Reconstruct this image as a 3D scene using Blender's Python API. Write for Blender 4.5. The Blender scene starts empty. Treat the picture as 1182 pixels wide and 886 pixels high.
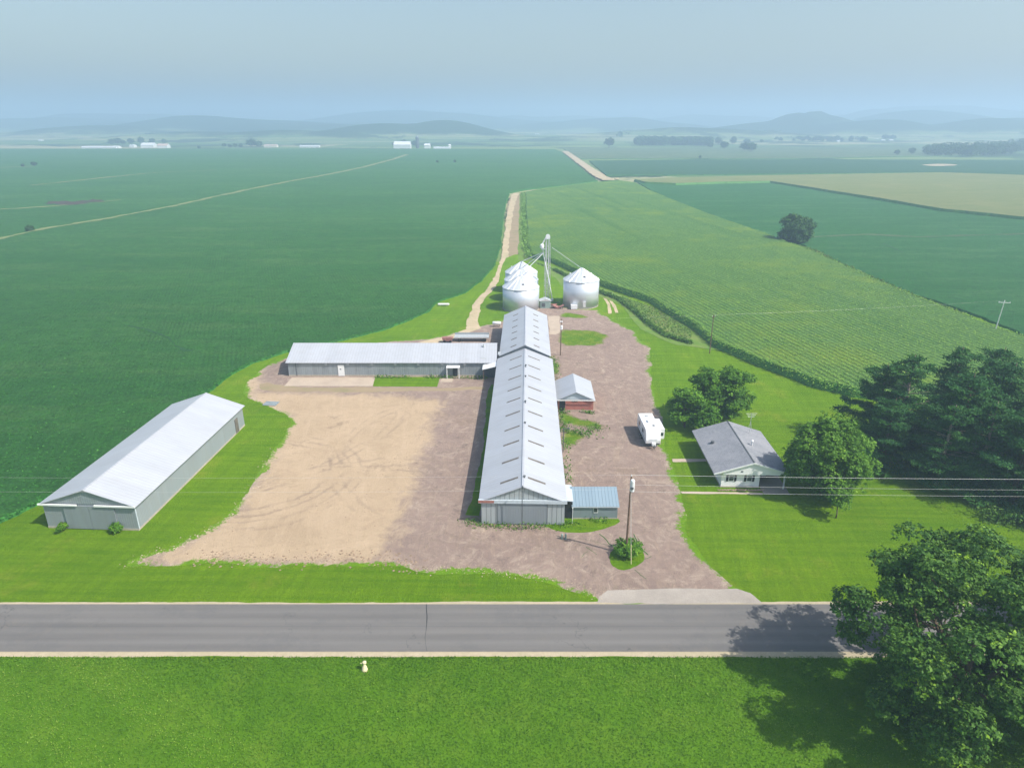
import bpy, bmesh, math, random
import numpy as np
from mathutils import Vector, Matrix
from mathutils.geometry import delaunay_2d_cdt
random.seed(7); rng = np.random.default_rng(7)
R = math.radians
S = bpy.context.scene; COL = S.collection

# ------------------------------------------------------------------ camera, sky, sun, exposure
PITCH = math.atan((443-140)/788.0); CAMH = 50.0
cam = bpy.data.cameras.new('camera'); co = bpy.data.objects.new('camera', cam); COL.objects.link(co)
cam.sensor_width = 36; cam.lens = 24.0; cam.clip_start = 0.5; cam.clip_end = 30000
co.location = (0, 0, CAMH); co.rotation_euler = (math.pi/2-PITCH, 0, 0)
S.camera = co
SUN_EL, SUN_AZ = R(50), R(-26)          # azimuth from +x towards +y
w = bpy.data.worlds.new('World'); S.world = w; w.use_nodes = True
nt = w.node_tree; bg = nt.nodes['Background']
sky = nt.nodes.new('ShaderNodeTexSky'); sky.sky_type = 'NISHITA'; sky.sun_disc = False
sky.sun_elevation = SUN_EL; sky.sun_rotation = R(90)-SUN_AZ; sky.air_density = 1.3; sky.dust_density = 3.0; sky.ozone_density = 2.0
nt.links.new(sky.outputs[0], bg.inputs[0]); bg.inputs[1].default_value = 0.12
sl = bpy.data.lights.new('sun', 'SUN'); sl.energy = 4.6; sl.angle = R(0.5); sl.color = (1.0, .95, .86)
so = bpy.data.objects.new('sun', sl); COL.objects.link(so)
so.rotation_euler = Vector((math.cos(SUN_EL)*math.cos(SUN_AZ), math.cos(SUN_EL)*math.sin(SUN_AZ), math.sin(SUN_EL))).to_track_quat('Z', 'Y').to_euler()
so.location = (100, -20, 150)
S.view_settings.view_transform = 'Standard'; S.view_settings.look = 'None'
S.view_settings.exposure = 0.45; S.view_settings.gamma = 1; S.view_settings.use_curve_mapping = False
HAZE_DENSITY = 0.00059; HAZE_COLOR = (.55, .75, .98)
S.render.engine = 'CYCLES'
S.cycles.max_bounces = 6; S.cycles.diffuse_bounces = 3; S.cycles.glossy_bounces = 2; S.cycles.transmission_bounces = 3
S.cycles.transparent_max_bounces = 4; S.cycles.volume_bounces = 1; S.cycles.use_denoising = True

# ------------------------------------------------------------------ helpers
cp, sp = math.cos(PITCH), math.sin(PITCH)
def at(u, v, z=0.0):
    "point at height z that the photograph's pixel (u, v) looks at"
    a = (u-591)/788.0; b = -(v-443)/788.0
    t = (z-CAMH)/(-sp+b*cp)
    return (t*a, t*(cp+b*sp))
def px(pts, z=0.0): return [at(u, v, z) for u, v in pts]

class NT:
    def __init__(s, name, rough=0.9, spec=0.2, metal=0.0):
        s.m = bpy.data.materials.new(name); s.m.use_nodes = True; s.t = s.m.node_tree
        s.b = s.t.nodes['Principled BSDF']
        s.b.inputs['Roughness'].default_value = rough; s.b.inputs['Specular IOR Level'].default_value = spec
        s.b.inputs['Metallic'].default_value = metal
        s.tc = s.t.nodes.new('ShaderNodeTexCoord').outputs['Object']
    def n(s, ty, **k):
        o = s.t.nodes.new(ty)
        for a, b in k.items(): setattr(o, a, b)
        return o
    def L(s, a, b): s.t.links.new(a, b)
    def put(s, sock, v):
        if hasattr(v, 'links') or isinstance(v, bpy.types.NodeSocket): s.L(v, sock)
        else: sock.default_value = v
    def mapped(s, scale=(1,1,1), rot=0.0, vec=None):
        m = s.n('ShaderNodeMapping'); s.L(vec or s.tc, m.inputs['Vector'])
        # rotate first, then scale
        m.inputs['Rotation'].default_value = (0, 0, rot)
        m2 = s.n('ShaderNodeMapping'); s.L(m.outputs[0], m2.inputs['Vector']); m2.inputs['Scale'].default_value = scale
        return m2.outputs[0]
    def noise(s, scale, detail=4, rough=.6, lo=.35, hi=.65, vec=None, dist=0.0):
        o = s.n('ShaderNodeTexNoise'); s.L(vec or s.tc, o.inputs['Vector'])
        o.inputs['Scale'].default_value = scale; o.inputs['Detail'].default_value = detail
        o.inputs['Roughness'].default_value = rough; o.inputs['Distortion'].default_value = dist
        return s.ramp(o.outputs['Fac'], lo, hi)
    def ramp(s, v, lo, hi, a=0.0, b=1.0):
        r = s.n('ShaderNodeMapRange'); s.L(v, r.inputs['Value'])
        r.inputs['From Min'].default_value = lo; r.inputs['From Max'].default_value = hi
        r.inputs['To Min'].default_value = a; r.inputs['To Max'].default_value = b
        return r.outputs[0]
    def math(s, op, a, b=0.0):
        o = s.n('ShaderNodeMath', operation=op); s.put(o.inputs[0], a); s.put(o.inputs[1], b); return o.outputs[0]
    def mix(s, f, a, b):
        o = s.n('ShaderNodeMix', data_type='RGBA')
        s.put(o.inputs[0], f)
        for k, v in ((6, a), (7, b)):
            if isinstance(v, tuple): v = (*v, 1) if len(v) == 3 else v
            s.put(o.inputs[k], v)
        return o.outputs[2]
    def attr(s, name):
        o = s.n('ShaderNodeAttribute'); o.attribute_name = name; return o.outputs['Fac']
    def xyz(s, vec=None):
        o = s.n('ShaderNodeSeparateXYZ'); s.L(vec or s.tc, o.inputs[0]); return o.outputs
    def color(s, v):
        s.put(s.b.inputs['Base Color'], (*v, 1) if isinstance(v, tuple) else v)
    def bump(s, h, strength=.5, dist=.1):
        o = s.n('ShaderNodeBump'); s.L(h, o.inputs['Height']); o.inputs['Strength'].default_value = strength
        o.inputs['Distance'].default_value = dist; s.L(o.outputs[0], s.b.inputs['Normal'])

def flat(name, c, rough=.7, spec=.3, metal=0.0, var=.12, scale=3.0):
    m = NT(name, rough, spec, metal)
    a = tuple(x*(1-var) for x in c); b = tuple(min(1, x*(1+var)) for x in c)
    m.color(m.mix(m.noise(scale, 4, .6, .3, .7), a, b)); return m.m

def metal_sheet(name, c, rib=0.3, axis='xy', rough=.45, metal=.25, dirt=.2, dirtcol=(.3,.27,.22), ribdark=.12, bumps=.6, streak='z'):
    m = NT(name, rough, .4, metal)
    X = m.xyz()
    v = m.math('ADD', X[0], X[1]) if axis == 'xy' else X['xyz'.index(axis)]
    f = m.math('FRACT', m.math('DIVIDE', v, rib))
    tri = m.math('ABSOLUTE', m.math('SUBTRACT', f, .5))      # 0..0.5
    r = m.ramp(tri, .36, .5)
    panel = m.math('FLOOR', m.math('DIVIDE', v, rib*3.3))
    wn = m.n('ShaderNodeTexWhiteNoise', noise_dimensions='1D'); m.L(panel, wn.inputs['W'])
    base = m.mix(wn.outputs['Value'], tuple(x*.93 for x in c), c)
    st = m.noise(1.0, 5, .65, .42, .75, vec=m.mapped((1.6, 1.6, .25) if streak == 'z' else ((.15, 2.2, 1) if streak == 'x' else (.8, .8, .8))))
    base = m.mix(m.math('MULTIPLY', st, dirt), base, dirtcol)
    base = m.mix(m.math('MULTIPLY', m.noise(.22, 5, .6, .4, .75), dirt*.8), base, tuple(x*.7 for x in c))
    m.color(m.mix(m.math('MULTIPLY', r, ribdark), base, tuple(x*.45 for x in c)))
    m.bump(r, bumps, .03); return m.m

# ---- geometry builder
class MB:
    def __init__(s): s.v = []; s.f = []; s.mi = []
    def quad(s, *p, mi=0):
        n = len(s.v); s.v += [tuple(q) for q in p]; s.f.append(tuple(range(n, n+len(p)))); s.mi.append(mi); return s
    def box(s, x0, y0, z0, x1, y1, z1, mi=0):
        n = len(s.v)
        s.v += [(x0,y0,z0),(x1,y0,z0),(x1,y1,z0),(x0,y1,z0),(x0,y0,z1),(x1,y0,z1),(x1,y1,z1),(x0,y1,z1)]
        for f in ((0,3,2,1),(4,5,6,7),(0,1,5,4),(1,2,6,5),(2,3,7,6),(3,0,4,7)): s.f.append(tuple(n+i for i in f)); s.mi.append(mi)
        return s
    def prism(s, prof, y0, y1, mi=0):
        "profile in x-z extruded along y"
        n = len(s.v); k = len(prof)
        s.v += [(x, y0, z) for x, z in prof]+[(x, y1, z) for x, z in prof]
        s.f.append(tuple(range(n, n+k))[::-1][::-1]); s.f.append(tuple(range(n+2*k-1, n+k-1, -1))); s.mi += [mi, mi]
        for i in range(k):
            j = (i+1) % k; s.f.append((n+j, n+i, n+k+i, n+k+j)); s.mi.append(mi)
        return s
    def tube(s, pts, rad, seg=8, mi=0, cap=True):
        pts = [Vector(p) for p in pts]; rr = rad if isinstance(rad, (list, tuple)) else [rad]*len(pts)
        n0 = len(s.v)
        for i, p in enumerate(pts):
            d = (pts[min(i+1, len(pts)-1)]-pts[max(i-1, 0)]).normalized()
            a = d.cross(Vector((0,0,1))) if abs(d.z) < .95 else d.cross(Vector((1,0,0)))
            a.normalize(); b = d.cross(a)
            for k in range(seg):
                t = 2*math.pi*k/seg; s.v.append(tuple(p+rr[i]*(math.cos(t)*a+math.sin(t)*b)))
        for i in range(len(pts)-1):
            for k in range(seg):
                a0 = n0+i*seg+k; a1 = n0+i*seg+(k+1) % seg
                s.f.append((a0, a1, a1+seg, a0+seg)); s.mi.append(mi)
        if cap:
            s.f.append(tuple(range(n0, n0+seg))); s.mi.append(mi)
            e = n0+(len(pts)-1)*seg; s.f.append(tuple(range(e+seg-1, e-1, -1))); s.mi.append(mi)
        return s
    def lathe(s, prof, seg=32, c=(0,0), mi=0):
        n0 = len(s.v)
        for r, z in prof:
            for k in range(seg):
                t = 2*math.pi*k/seg; s.v.append((c[0]+r*math.cos(t), c[1]+r*math.sin(t), z))
        for i in range(len(prof)-1):
            for k in range(seg):
                a0 = n0+i*seg+k; a1 = n0+i*seg+(k+1) % seg
                s.f.append((a0, a1, a1+seg, a0+seg)); s.mi.append(mi)
        s.f.append(tuple(range(n0+seg-1, n0-1, -1))); s.mi.append(mi)
        e = n0+(len(prof)-1)*seg; s.f.append(tuple(range(e, e+seg))); s.mi.append(mi)
        return s
    def build(s, name, mat, parent=None, smooth=False, bevel=0.0, label=None):
        me = bpy.data.meshes.new(name); me.from_pydata(s.v, [], s.f)
        mats = mat if isinstance(mat, (list, tuple)) else [mat]
        for m in mats: me.materials.append(m)
        me.polygons.foreach_set('material_index', s.mi)
        if smooth: me.polygons.foreach_set('use_smooth', [True]*len(me.polygons))
        me.validate(); me.update()
        bm = bmesh.new(); bm.from_mesh(me); bmesh.ops.recalc_face_normals(bm, faces=bm.faces); bm.to_mesh(me); bm.free()
        o = bpy.data.objects.new(name, me); COL.objects.link(o)
        if parent is not None: o.parent = parent
        if bevel:
            md = o.modifiers.new('bevel', 'BEVEL'); md.width = bevel; md.segments = 2; md.limit_method = 'ANGLE'
        if label: o['label'] = label
        return o
def tag(o, label, cat, group=None, kind=None):
    o['label'] = label; o['category'] = cat
    if group: o['group'] = group
    if kind: o['kind'] = kind
    return o
def thing(name, label, cat, loc=(0,0,0), rz=0.0, group=None):
    o = bpy.data.objects.new(name, None); COL.objects.link(o); o.empty_display_size = .5
    o.location = loc; o.rotation_euler = (0, 0, rz); return tag(o, label, cat, group)
def dup(root, loc, rz, label, scale=1.0, group=None):
    r = root.copy(); COL.objects.link(r); r.location = loc; r.rotation_euler = (0, 0, rz); r['label'] = label
    r.scale = scale if isinstance(scale, tuple) else (scale,)*3
    if group: r['group'] = group
    for ch in list(root.children):
        c = ch.copy(); COL.objects.link(c); c.parent = r
        for g in list(ch.children):
            d = g.copy(); COL.objects.link(d); d.parent = c
    return r

def npmesh(name, V, F, mat, attrs=None, parent=None, mi=None, smooth=False):
    "fast mesh from numpy arrays; F is (n,k)"
    me = bpy.data.meshes.new(name); k = F.shape[1]
    me.vertices.add(len(V)); me.vertices.foreach_set('co', np.asarray(V, np.float32).ravel())
    me.loops.add(F.size); me.loops.foreach_set('vertex_index', F.astype(np.int32).ravel())
    me.polygons.add(len(F)); me.polygons.foreach_set('loop_start', np.arange(0, F.size, k, dtype=np.int32))
    me.polygons.foreach_set('loop_total', np.full(len(F), k, np.int32))
    for m in (mat if isinstance(mat, (list, tuple)) else [mat]): me.materials.append(m)
    if mi is not None: me.polygons.foreach_set('material_index', np.asarray(mi, np.int32))
    if smooth: me.polygons.foreach_set('use_smooth', np.ones(len(F), bool))
    me.update(calc_edges=True)
    for an, (dom, val) in (attrs or {}).items():
        a = me.attributes.new(an, 'FLOAT', dom); a.data.foreach_set('value', np.asarray(val, np.float32))
    o = bpy.data.objects.new(name, me); COL.objects.link(o)
    if parent is not None: o.parent = parent
    return o

# ---- polygons on the ground
def chaikin(p, n=2):
    for _ in range(n):
        q = []
        for i in range(len(p)):
            a, b = p[i], p[(i+1) % len(p)]
            q += [(a[0]*.75+b[0]*.25, a[1]*.75+b[1]*.25), (a[0]*.25+b[0]*.75, a[1]*.25+b[1]*.75)]
        p = q
    return p
def fnoise(t, seed):
    r = np.random.default_rng(seed); s = np.zeros_like(t); 
    for o, a in ((9, 1), (4.1, .6), (1.7, .4), (.8, .3)):
        k = r.random(4000)*2-1; x = (t/o) % 3999; i = x.astype(int); f = x-i; f = f*f*(3-2*f)
        s += a*(k[i]*(1-f)+k[(i+1) % 4000]*f)
    return s
def densify(p, step=.5, jag=.3, seed=1):
    out = []; ts = []; nr = []; t = 0
    for i in range(len(p)):
        a = np.array(p[i]); b = np.array(p[(i+1) % len(p)]); L = np.linalg.norm(b-a)
        if L < 1e-6: continue
        d = (b-a)/L; dist = max(60, np.linalg.norm((a+b)/2)); st = max(step, step*dist/150.0)
        k = max(1, int(L/st))
        for j in range(k):
            out.append(a+(b-a)*j/k); ts.append(t+L*j/k); nr.append((-d[1], d[0]))
        t += L
    out = np.array(out); ts = np.array(ts); nr = np.array(nr)
    return out+nr*(fnoise(ts, seed)*jag)[:, None]
def seg_dist(P, poly):
    P = np.asarray(P, float); poly = np.asarray(poly, float); best = np.full(len(P), 1e9); inside = np.zeros(len(P), bool)
    for i in range(len(poly)):
        a = poly[i]; b = poly[(i+1) % len(poly)]; d = b-a; L2 = d@d
        if L2 < 1e-12: continue
        t = np.clip(((P-a)@d)/L2, 0, 1); q = a+t[:, None]*d
        best = np.minimum(best, np.hypot(*(P-q).T))
        c = (a[1] > P[:, 1]) != (b[1] > P[:, 1])
        with np.errstate(divide='ignore', invalid='ignore'):
            xx = (b[0]-a[0])*(P[:, 1]-a[1])/(b[1]-a[1] if b[1] != a[1] else 1e-9)+a[0]
        inside ^= c & (P[:, 0] < xx)
    return np.where(inside, best, -best)
def sheet(name, poly, z, mat, step=.6, jag=.3, seed=1, smooth=0, inner=0, attrs=None, kind='structure', zf=None):
    if smooth: poly = chaikin(poly, smooth)
    ring = densify(poly, step, jag, seed); n = len(ring); pts = [Vector(p) for p in ring.tolist()]
    if inner:
        lo = ring.min(0); hi = ring.max(0)
        gx, gy = np.meshgrid(np.arange(lo[0], hi[0], inner), np.arange(lo[1], hi[1], inner))
        G = np.stack([gx.ravel(), gy.ravel()], 1)+rng.random((gx.size, 2))*inner*.4
        G = G[seg_dist(G, ring[::max(1, int(1.5/step))]) > inner*.5]
        pts += [Vector(p) for p in G.tolist()]
    vo, eo, fo, *_ = delaunay_2d_cdt(pts, [(i, (i+1) % n) for i in range(n)], [], 1, 1e-5)
    V = np.array([(v.x, v.y, z) for v in vo])
    if zf is not None: V[:, 2] += zf(V)
    F = np.array([f for f in fo if len(f) == 3])
    at_ = {'edge': ('POINT', seg_dist(V[:, :2], ring[::max(1, int(1.0/step))]))}
    for k, (pl, sgn) in (attrs or {}).items(): at_[k] = ('POINT', seg_dist(V[:, :2], np.array(pl))*sgn)
    o = npmesh(name, V, F, mat, at_)
    me = o.data; bm = bmesh.new(); bm.from_mesh(me); bmesh.ops.recalc_face_normals(bm, faces=bm.faces)
    if sum(f.normal.z for f in bm.faces) < 0: bmesh.ops.reverse_faces(bm, faces=bm.faces)
    bm.to_mesh(me); bm.free()
    o['kind'] = kind; return o, ring
def ribbon(name, pts, wid, z, mat, jag=.15, seed=3, kind='structure', step=.5):
    pts = [np.array(p) for p in pts]; L = []; Rr = []
    for i, p in enumerate(pts):
        d = pts[min(i+1, len(pts)-1)]-pts[max(i-1, 0)]; d = d/np.linalg.norm(d); nn = np.array((-d[1], d[0]))
        ww = (wid[i] if isinstance(wid, (list, tuple)) else wid)/2
        L.append(tuple(p+nn*ww)); Rr.append(tuple(p-nn*ww))
    return sheet(name, L+Rr[::-1], z, mat, step, jag, seed, kind=kind)[0]

# ---- leaf clouds
def quads(C, Nn, size, aspect=.6, var=None, fold=0.0):
    "one leaf quad per row of C, normals Nn"
    n = len(C); Nn = Nn/(np.linalg.norm(Nn, axis=1)[:, None]+1e-9)
    r = rng.normal(size=(n, 3)); T = np.cross(Nn, r); T /= np.linalg.norm(T, axis=1)[:, None]+1e-9
    B = np.cross(Nn, T); s = (size*(.6+.8*rng.random(n)))[:, None]
    V = np.stack([C-T*s, C-B*s*aspect, C+T*s, C+B*s*aspect], 1).reshape(-1, 3)
    return V, np.arange(4*n).reshape(n, 4)
def unit(n):
    v = rng.normal(size=(n, 3)); return v/np.linalg.norm(v, axis=1)[:, None]

def leafmat(name, dark, light, tip=None, trans=.25, rough=.6, spec=.18):
    m = NT(name, rough, spec); v = m.attr('var')
    c = m.mix(v, dark, light)
    if tip: c = m.mix(m.ramp(v, .86, 1.0), c, tip)
    m.color(c)
    tr = m.n('ShaderNodeBsdfTranslucent'); m.L(c, tr.inputs[0])
    mx = m.n('ShaderNodeMixShader'); mx.inputs[0].default_value = trans
    m.L(m.b.outputs[0], mx.inputs[1]); m.L(tr.outputs[0], mx.inputs[2])
    m.L(mx.outputs[0], m.t.nodes['Material Output'].inputs['Surface']); return m.m

# ------------------------------------------------------------------ materials
def lawn_mat():
    m = NT('lawn_grass', .95, .1)
    big = m.noise(.045, 5, .65, .35, .65); mid = m.noise(.45, 6, .75, .3, .7); fine = m.noise(2.6, 5, .85, .3, .7)
    mow = m.noise(1, 4, .6, .4, .6, vec=m.mapped((.05, 1.0, 1), rot=.03)); mow2 = m.noise(1, 3, .6, .42, .6, vec=m.mapped((.9, .05, 1), rot=R(8)))
    c = m.mix(big, (.15, .315, .004), (.25, .435, .008))
    c = m.mix(m.math('MULTIPLY', mid, .55), c, (.10, .235, .005))
    c = m.mix(m.math('MULTIPLY', mow, .45), c, (.30, .46, .012))
    c = m.mix(m.math('MULTIPLY', mow2, .25), c, (.10, .21, .006))
    c = m.mix(m.math('MULTIPLY', m.noise(.11, 6, .75, .55, .72), .6), c, (.42, .43, .05))
    c = m.mix(m.math('MULTIPLY', m.noise(.8, 6, .8, .62, .72), .35), c, (.30, .26, .08))
    c = m.mix(m.math('MULTIPLY', fine, .6), c, (.070, .17, .004))
    m.color(c); m.bump(fine, 1.0, .25); return m.m
def patch_mat():
    "turf thinning out into gravel at its border"
    m = NT('patchy_turf', .95, .1); fine = m.noise(3, 5, .85, .3, .7)
    g = m.mix(m.noise(.5, 5, .7, .35, .65), (.12, .25, .008), (.22, .35, .015)); g = m.mix(m.math('MULTIPLY', fine, .6), g, (.035, .11, .005))
    g = m.mix(m.math('MULTIPLY', m.noise(.25, 5, .75, .5, .7), .6), g, (.30, .28, .06))
    d = m.mix(m.noise(1.2, 5, .7, .3, .7), (.40, .30, .22), (.28, .21, .17))
    f = m.ramp(m.math('ADD', m.math('MULTIPLY', m.attr('edge'), .42), m.math('SUBTRACT', m.noise(1.3, 6, .8, .2, .8), .5)), .05, .35)
    m.color(m.mix(f, d, g)); m.bump(fine, 1.0, .2); return m.m
def yard_mat():
    m = NT('yard_surface', .95, .15)
    n1 = m.noise(.12, 6, .65, .3, .7, dist=.6); n2 = m.noise(1.2, 6, .7, .3, .7); fine = m.noise(9, 3, .7, .3, .7)
    streak = m.noise(1, 6, .75, .50, .68, vec=m.mapped((.5, .11, 1), rot=R(4)), dist=2.2)
    blot = m.noise(.35, 6, .8, .50, .66, dist=1.5)
    grav = m.mix(n1, (.30, .215, .18), (.41, .30, .245))
    grav = m.mix(m.math('MULTIPLY', n2, .6), grav, (.245, .185, .165))
    grav = m.mix(m.math('MULTIPLY', streak, .55), grav, (.45, .34, .25))
    grav = m.mix(m.math('MULTIPLY', blot, .55), grav, (.60, .48, .37))
    grav = m.mix(m.math('MULTIPLY', m.noise(.3, 6, .75, .58, .68), .6), grav, (.17, .125, .11))
    sand = m.mix(n1, (.50, .37, .24), (.62, .465, .31))
    sand = m.mix(m.math('MULTIPLY', m.noise(.35, 6, .7, .5, .75, dist=1.5), .45), sand, (.37, .26, .175))
    sand = m.mix(m.math('MULTIPLY', m.noise(1, 5, .6, .5, .68, vec=m.mapped((.8, .09, 1), rot=R(-9)), dist=1.0), .25), sand, (.68, .52, .36))
    mask = m.ramp(m.math('ADD', m.attr('sand'), m.math('MULTIPLY', m.noise(.22, 9, .78, 0, 1, dist=1.0), 12.0)), 4.6, 7.6)
    c = m.mix(mask, grav, sand)
    P_ = m.xyz()
    for (cx, cy, rr, am) in ((-38, 92, 11, .5), (-36.5, 91, 13, .4), (-20, 70, 24, .45), (-18, 69, 27, .4), (-2, 100, 26, .35), (30, 70, 36, .35), (60, 110, 62, .4), (60, 111, 65, .35), (-60, 120, 40, .35), (18, 60, 17, .4)):
        dd = m.math('SQRT', m.math('ADD', m.math('POWER', m.math('SUBTRACT', P_[0], cx), 2), m.math('POWER', m.math('SUBTRACT', P_[1], cy), 2)))
        for o_ in (0, 1.7):
            bd = m.ramp(m.math('ABSOLUTE', m.math('SUBTRACT', m.math('ADD', dd, m.math('MULTIPLY', n1, 1.5)), rr+o_)), .08, .42, 1, 0)
            c = m.mix(m.math('MULTIPLY', m.math('MULTIPLY', bd, m.noise(.18, 4, .7, .42, .62)), am), c, (.27, .20, .155))
    # oily dark scatter, pebbles
    c = m.mix(m.math('MULTIPLY', m.noise(1.7, 6, .85, .60, .70), .6), c, (.15, .11, .08))
    c = m.mix(m.math('MULTIPLY', m.noise(1.1, 6, .85, .56, .72), .3), c, (.60, .49, .38))
    c = m.mix(m.math('MULTIPLY', m.noise(.06, 6, .8, .58, .64), .45), c, (.24, .17, .12))
    c = m.mix(m.math('MULTIPLY', fine, .28), c, (.15, .12, .10))
    # ragged turf creeping in from the border
    e = m.attr('edge')
    peb = m.ramp(m.math('SUBTRACT', m.noise(3.2, 4, .8, .3, .7), m.math('MULTIPLY', e, .3)), .25, .6)
    c = m.mix(m.math('MULTIPLY', peb, .35), c, (.62, .54, .42))
    creep = m.ramp(m.math('SUBTRACT', m.math('ADD', m.noise(1.6, 6, .8, .2, .8), m.math('MULTIPLY', m.noise(.2, 2, .5, .35, .65), .5)), m.math('MULTIPLY', e, .36)), .50, .62)
    c = m.mix(creep, c, m.mix(m.noise(1.5, 4, .7, .3, .7), (.09, .21, .004), (.17, .31, .007)))
    crack = m.n('ShaderNodeTexVoronoi', feature='DISTANCE_TO_EDGE')
    dv = m.n('ShaderNodeVectorMath', operation='ADD'); nn = m.n('ShaderNodeTexNoise'); m.L(m.tc, nn.inputs['Vector']); nn.inputs['Scale'].default_value = .5
    sc_ = m.n('ShaderNodeVectorMath', operation='SCALE'); m.L(nn.outputs['Color'], sc_.inputs[0]); sc_.inputs['Scale'].default_value = 4.0
    m.L(m.tc, dv.inputs[0]); m.L(sc_.outputs[0], dv.inputs[1]); m.L(dv.outputs[0], crack.inputs['Vector']); crack.inputs['Scale'].default_value = .16
    cr = m.math('MULTIPLY', m.ramp(crack.outputs['Distance'], 0, .012, 1, 0), m.math('SUBTRACT', 1.0, mask))
    cr = m.math('MULTIPLY', cr, m.ramp(m.noise(.07, 2, .5, .3, .7), .35, .6))
    c = m.mix(m.math('MULTIPLY', cr, .3), c, (.11, .12, .06))
    m.color(c); m.bump(m.math('ADD', fine, n2), .8, .10); return m.m
def road_mat():
    m = NT('road_asphalt', .9, .25)
    fine = m.noise(14, 3, .7, .25, .75); y = m.xyz()[1]
    c = m.mix(m.noise(.6, 5, .6, .3, .7, vec=m.mapped((.05, 1, 1))), (.135, .127, .122), (.175, .165, .157))
    def band(y0, w_): return m.ramp(m.math('ABSOLUTE', m.math('SUBTRACT', y, y0)), 0, w_, 1, 0)
    for y0, a in ((56.0, .35), (57.6, .25), (59.2, .3), (60.7, .3)):
        c = m.mix(m.math('MULTIPLY', band(y0, .55), a), c, (.235, .225, .215))
    c = m.mix(m.math('MULTIPLY', band(58.4, .12), .35), c, (.09, .09, .095))
    c = m.mix(m.math('MULTIPLY', m.noise(.5, 6, .7, .55, .75), .35), c, (.20, .17, .14))
    c = m.mix(m.math('MULTIPLY', m.noise(.13, 6, .8, .52, .60), .25), c, (.11, .11, .115))
    vo = m.n('ShaderNodeTexVoronoi', feature='DISTANCE_TO_EDGE'); nz = m.n('ShaderNodeTexNoise'); m.L(m.tc, nz.inputs['Vector']); nz.inputs['Scale'].default_value = .7
    sc_ = m.n('ShaderNodeVectorMath', operation='SCALE'); m.L(nz.outputs['Color'], sc_.inputs[0]); sc_.inputs['Scale'].default_value = 3.0
    dv = m.n('ShaderNodeVectorMath', operation='ADD'); m.L(m.tc, dv.inputs[0]); m.L(sc_.outputs[0], dv.inputs[1]); m.L(dv.outputs[0], vo.inputs['Vector']); vo.inputs['Scale'].default_value = .11
    c = m.mix(m.math('MULTIPLY', m.math('MULTIPLY', m.ramp(vo.outputs['Distance'], 0, .006, 1, 0), m.noise(.1, 3, .6, .48, .6)), .55), c, (.06, .06, .062))
    ed = m.ramp(m.math('ADD', m.math('ABSOLUTE', m.math('SUBTRACT', y, 58.32)), m.math('MULTIPLY', m.noise(1.2, 6, .8, 0, 1), .5)), 3.72, 4.1)
    c = m.mix(m.math('MULTIPLY', ed, .6), c, (.40, .34, .25))
    c = m.mix(m.math('MULTIPLY', fine, .25), c, (.08, .08, .08))
    m.color(c); m.bump(fine, .3, .02); return m.m
def soy_mat(name, rot, a, b, d, rowamt=.35, spots=(.16, .27, .09)):
    m = NT(name, .85, .2)
    big = m.noise(.011, 5, .6, .35, .65, vec=m.mapped((.5, 1.6, 1))); mid = m.noise(.16, 6, .8, .35, .65); fine = m.noise(1.3, 6, .85, .32, .68)
    X = m.xyz(m.mapped((1, 1, 1), rot=rot)); wob = m.math('MULTIPLY', m.noise(.3, 2, .5, 0, 1), .4)
    row = m.math('MULTIPLY', m.ramp(m.math('SINE', m.math('MULTIPLY', m.math('ADD', X[0], wob), 2*math.pi/.95)), -.6, .9), m.noise(.05, 4, .7, .35, .65))
    c = m.mix(big, a, b)
    c = m.mix(m.math('MULTIPLY', mid, .5), c, d)
    c = m.mix(m.math('MULTIPLY', m.noise(.03, 6, .75, .50, .72, vec=m.mapped((.5, 2.4, 1))), .8), c, spots)
    c = m.mix(m.math('MULTIPLY', row, rowamt), c, d)
    c = m.mix(m.math('MULTIPLY', m.noise(.35, 6, .85, .48, .60), .45), c, tuple(x*.75 for x in d))
    c = m.mix(m.math('MULTIPLY', fine, .7), c, tuple(x*.55 for x in d))
    m.color(c); m.bump(m.math('ADD', m.math('MULTIPLY', row, .12), fine), 1.0, .35); return m.m
def corn_mat(name, a, b, d, y, rot=0.0):
    m = NT(name, .85, .2)
    big = m.noise(.016, 5, .65, .35, .65); mid = m.noise(.12, 5, .7, .35, .65, vec=m.mapped((1.6, .5, 1), rot=rot)); fine = m.noise(1.8, 5, .8, .3, .7)
    X = m.xyz(m.mapped((1, 1, 1), rot=rot)); wob = m.math('MULTIPLY', m.noise(.25, 3, .5, 0, 1), 1.0)
    row = m.ramp(m.math('SINE', m.math('MULTIPLY', m.math('ADD', X[0], wob), 2*math.pi/1.52)), -.4, 1)
    c = m.mix(big, a, b); c = m.mix(m.math('MULTIPLY', mid, .5), c, d)
    c = m.mix(m.math('MULTIPLY', m.noise(.022, 6, .75, .50, .66), .8), c, y)
    X2 = m.noise(1, 4, .6, .55, .7, vec=m.mapped((.12, .006, 1), rot=rot+.05))
    c = m.mix(m.math('MULTIPLY', X2, .75), c, d)
    c = m.mix(m.math('MULTIPLY', row, .42), c, tuple(x*.6 for x in d))
    c = m.mix(m.math('MULTIPLY', fine, .5), c, tuple(x*.6 for x in d))
    m.color(c); m.bump(m.math('ADD', m.math('MULTIPLY', row, .5), fine), 1.0, .6); return m.m
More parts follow.
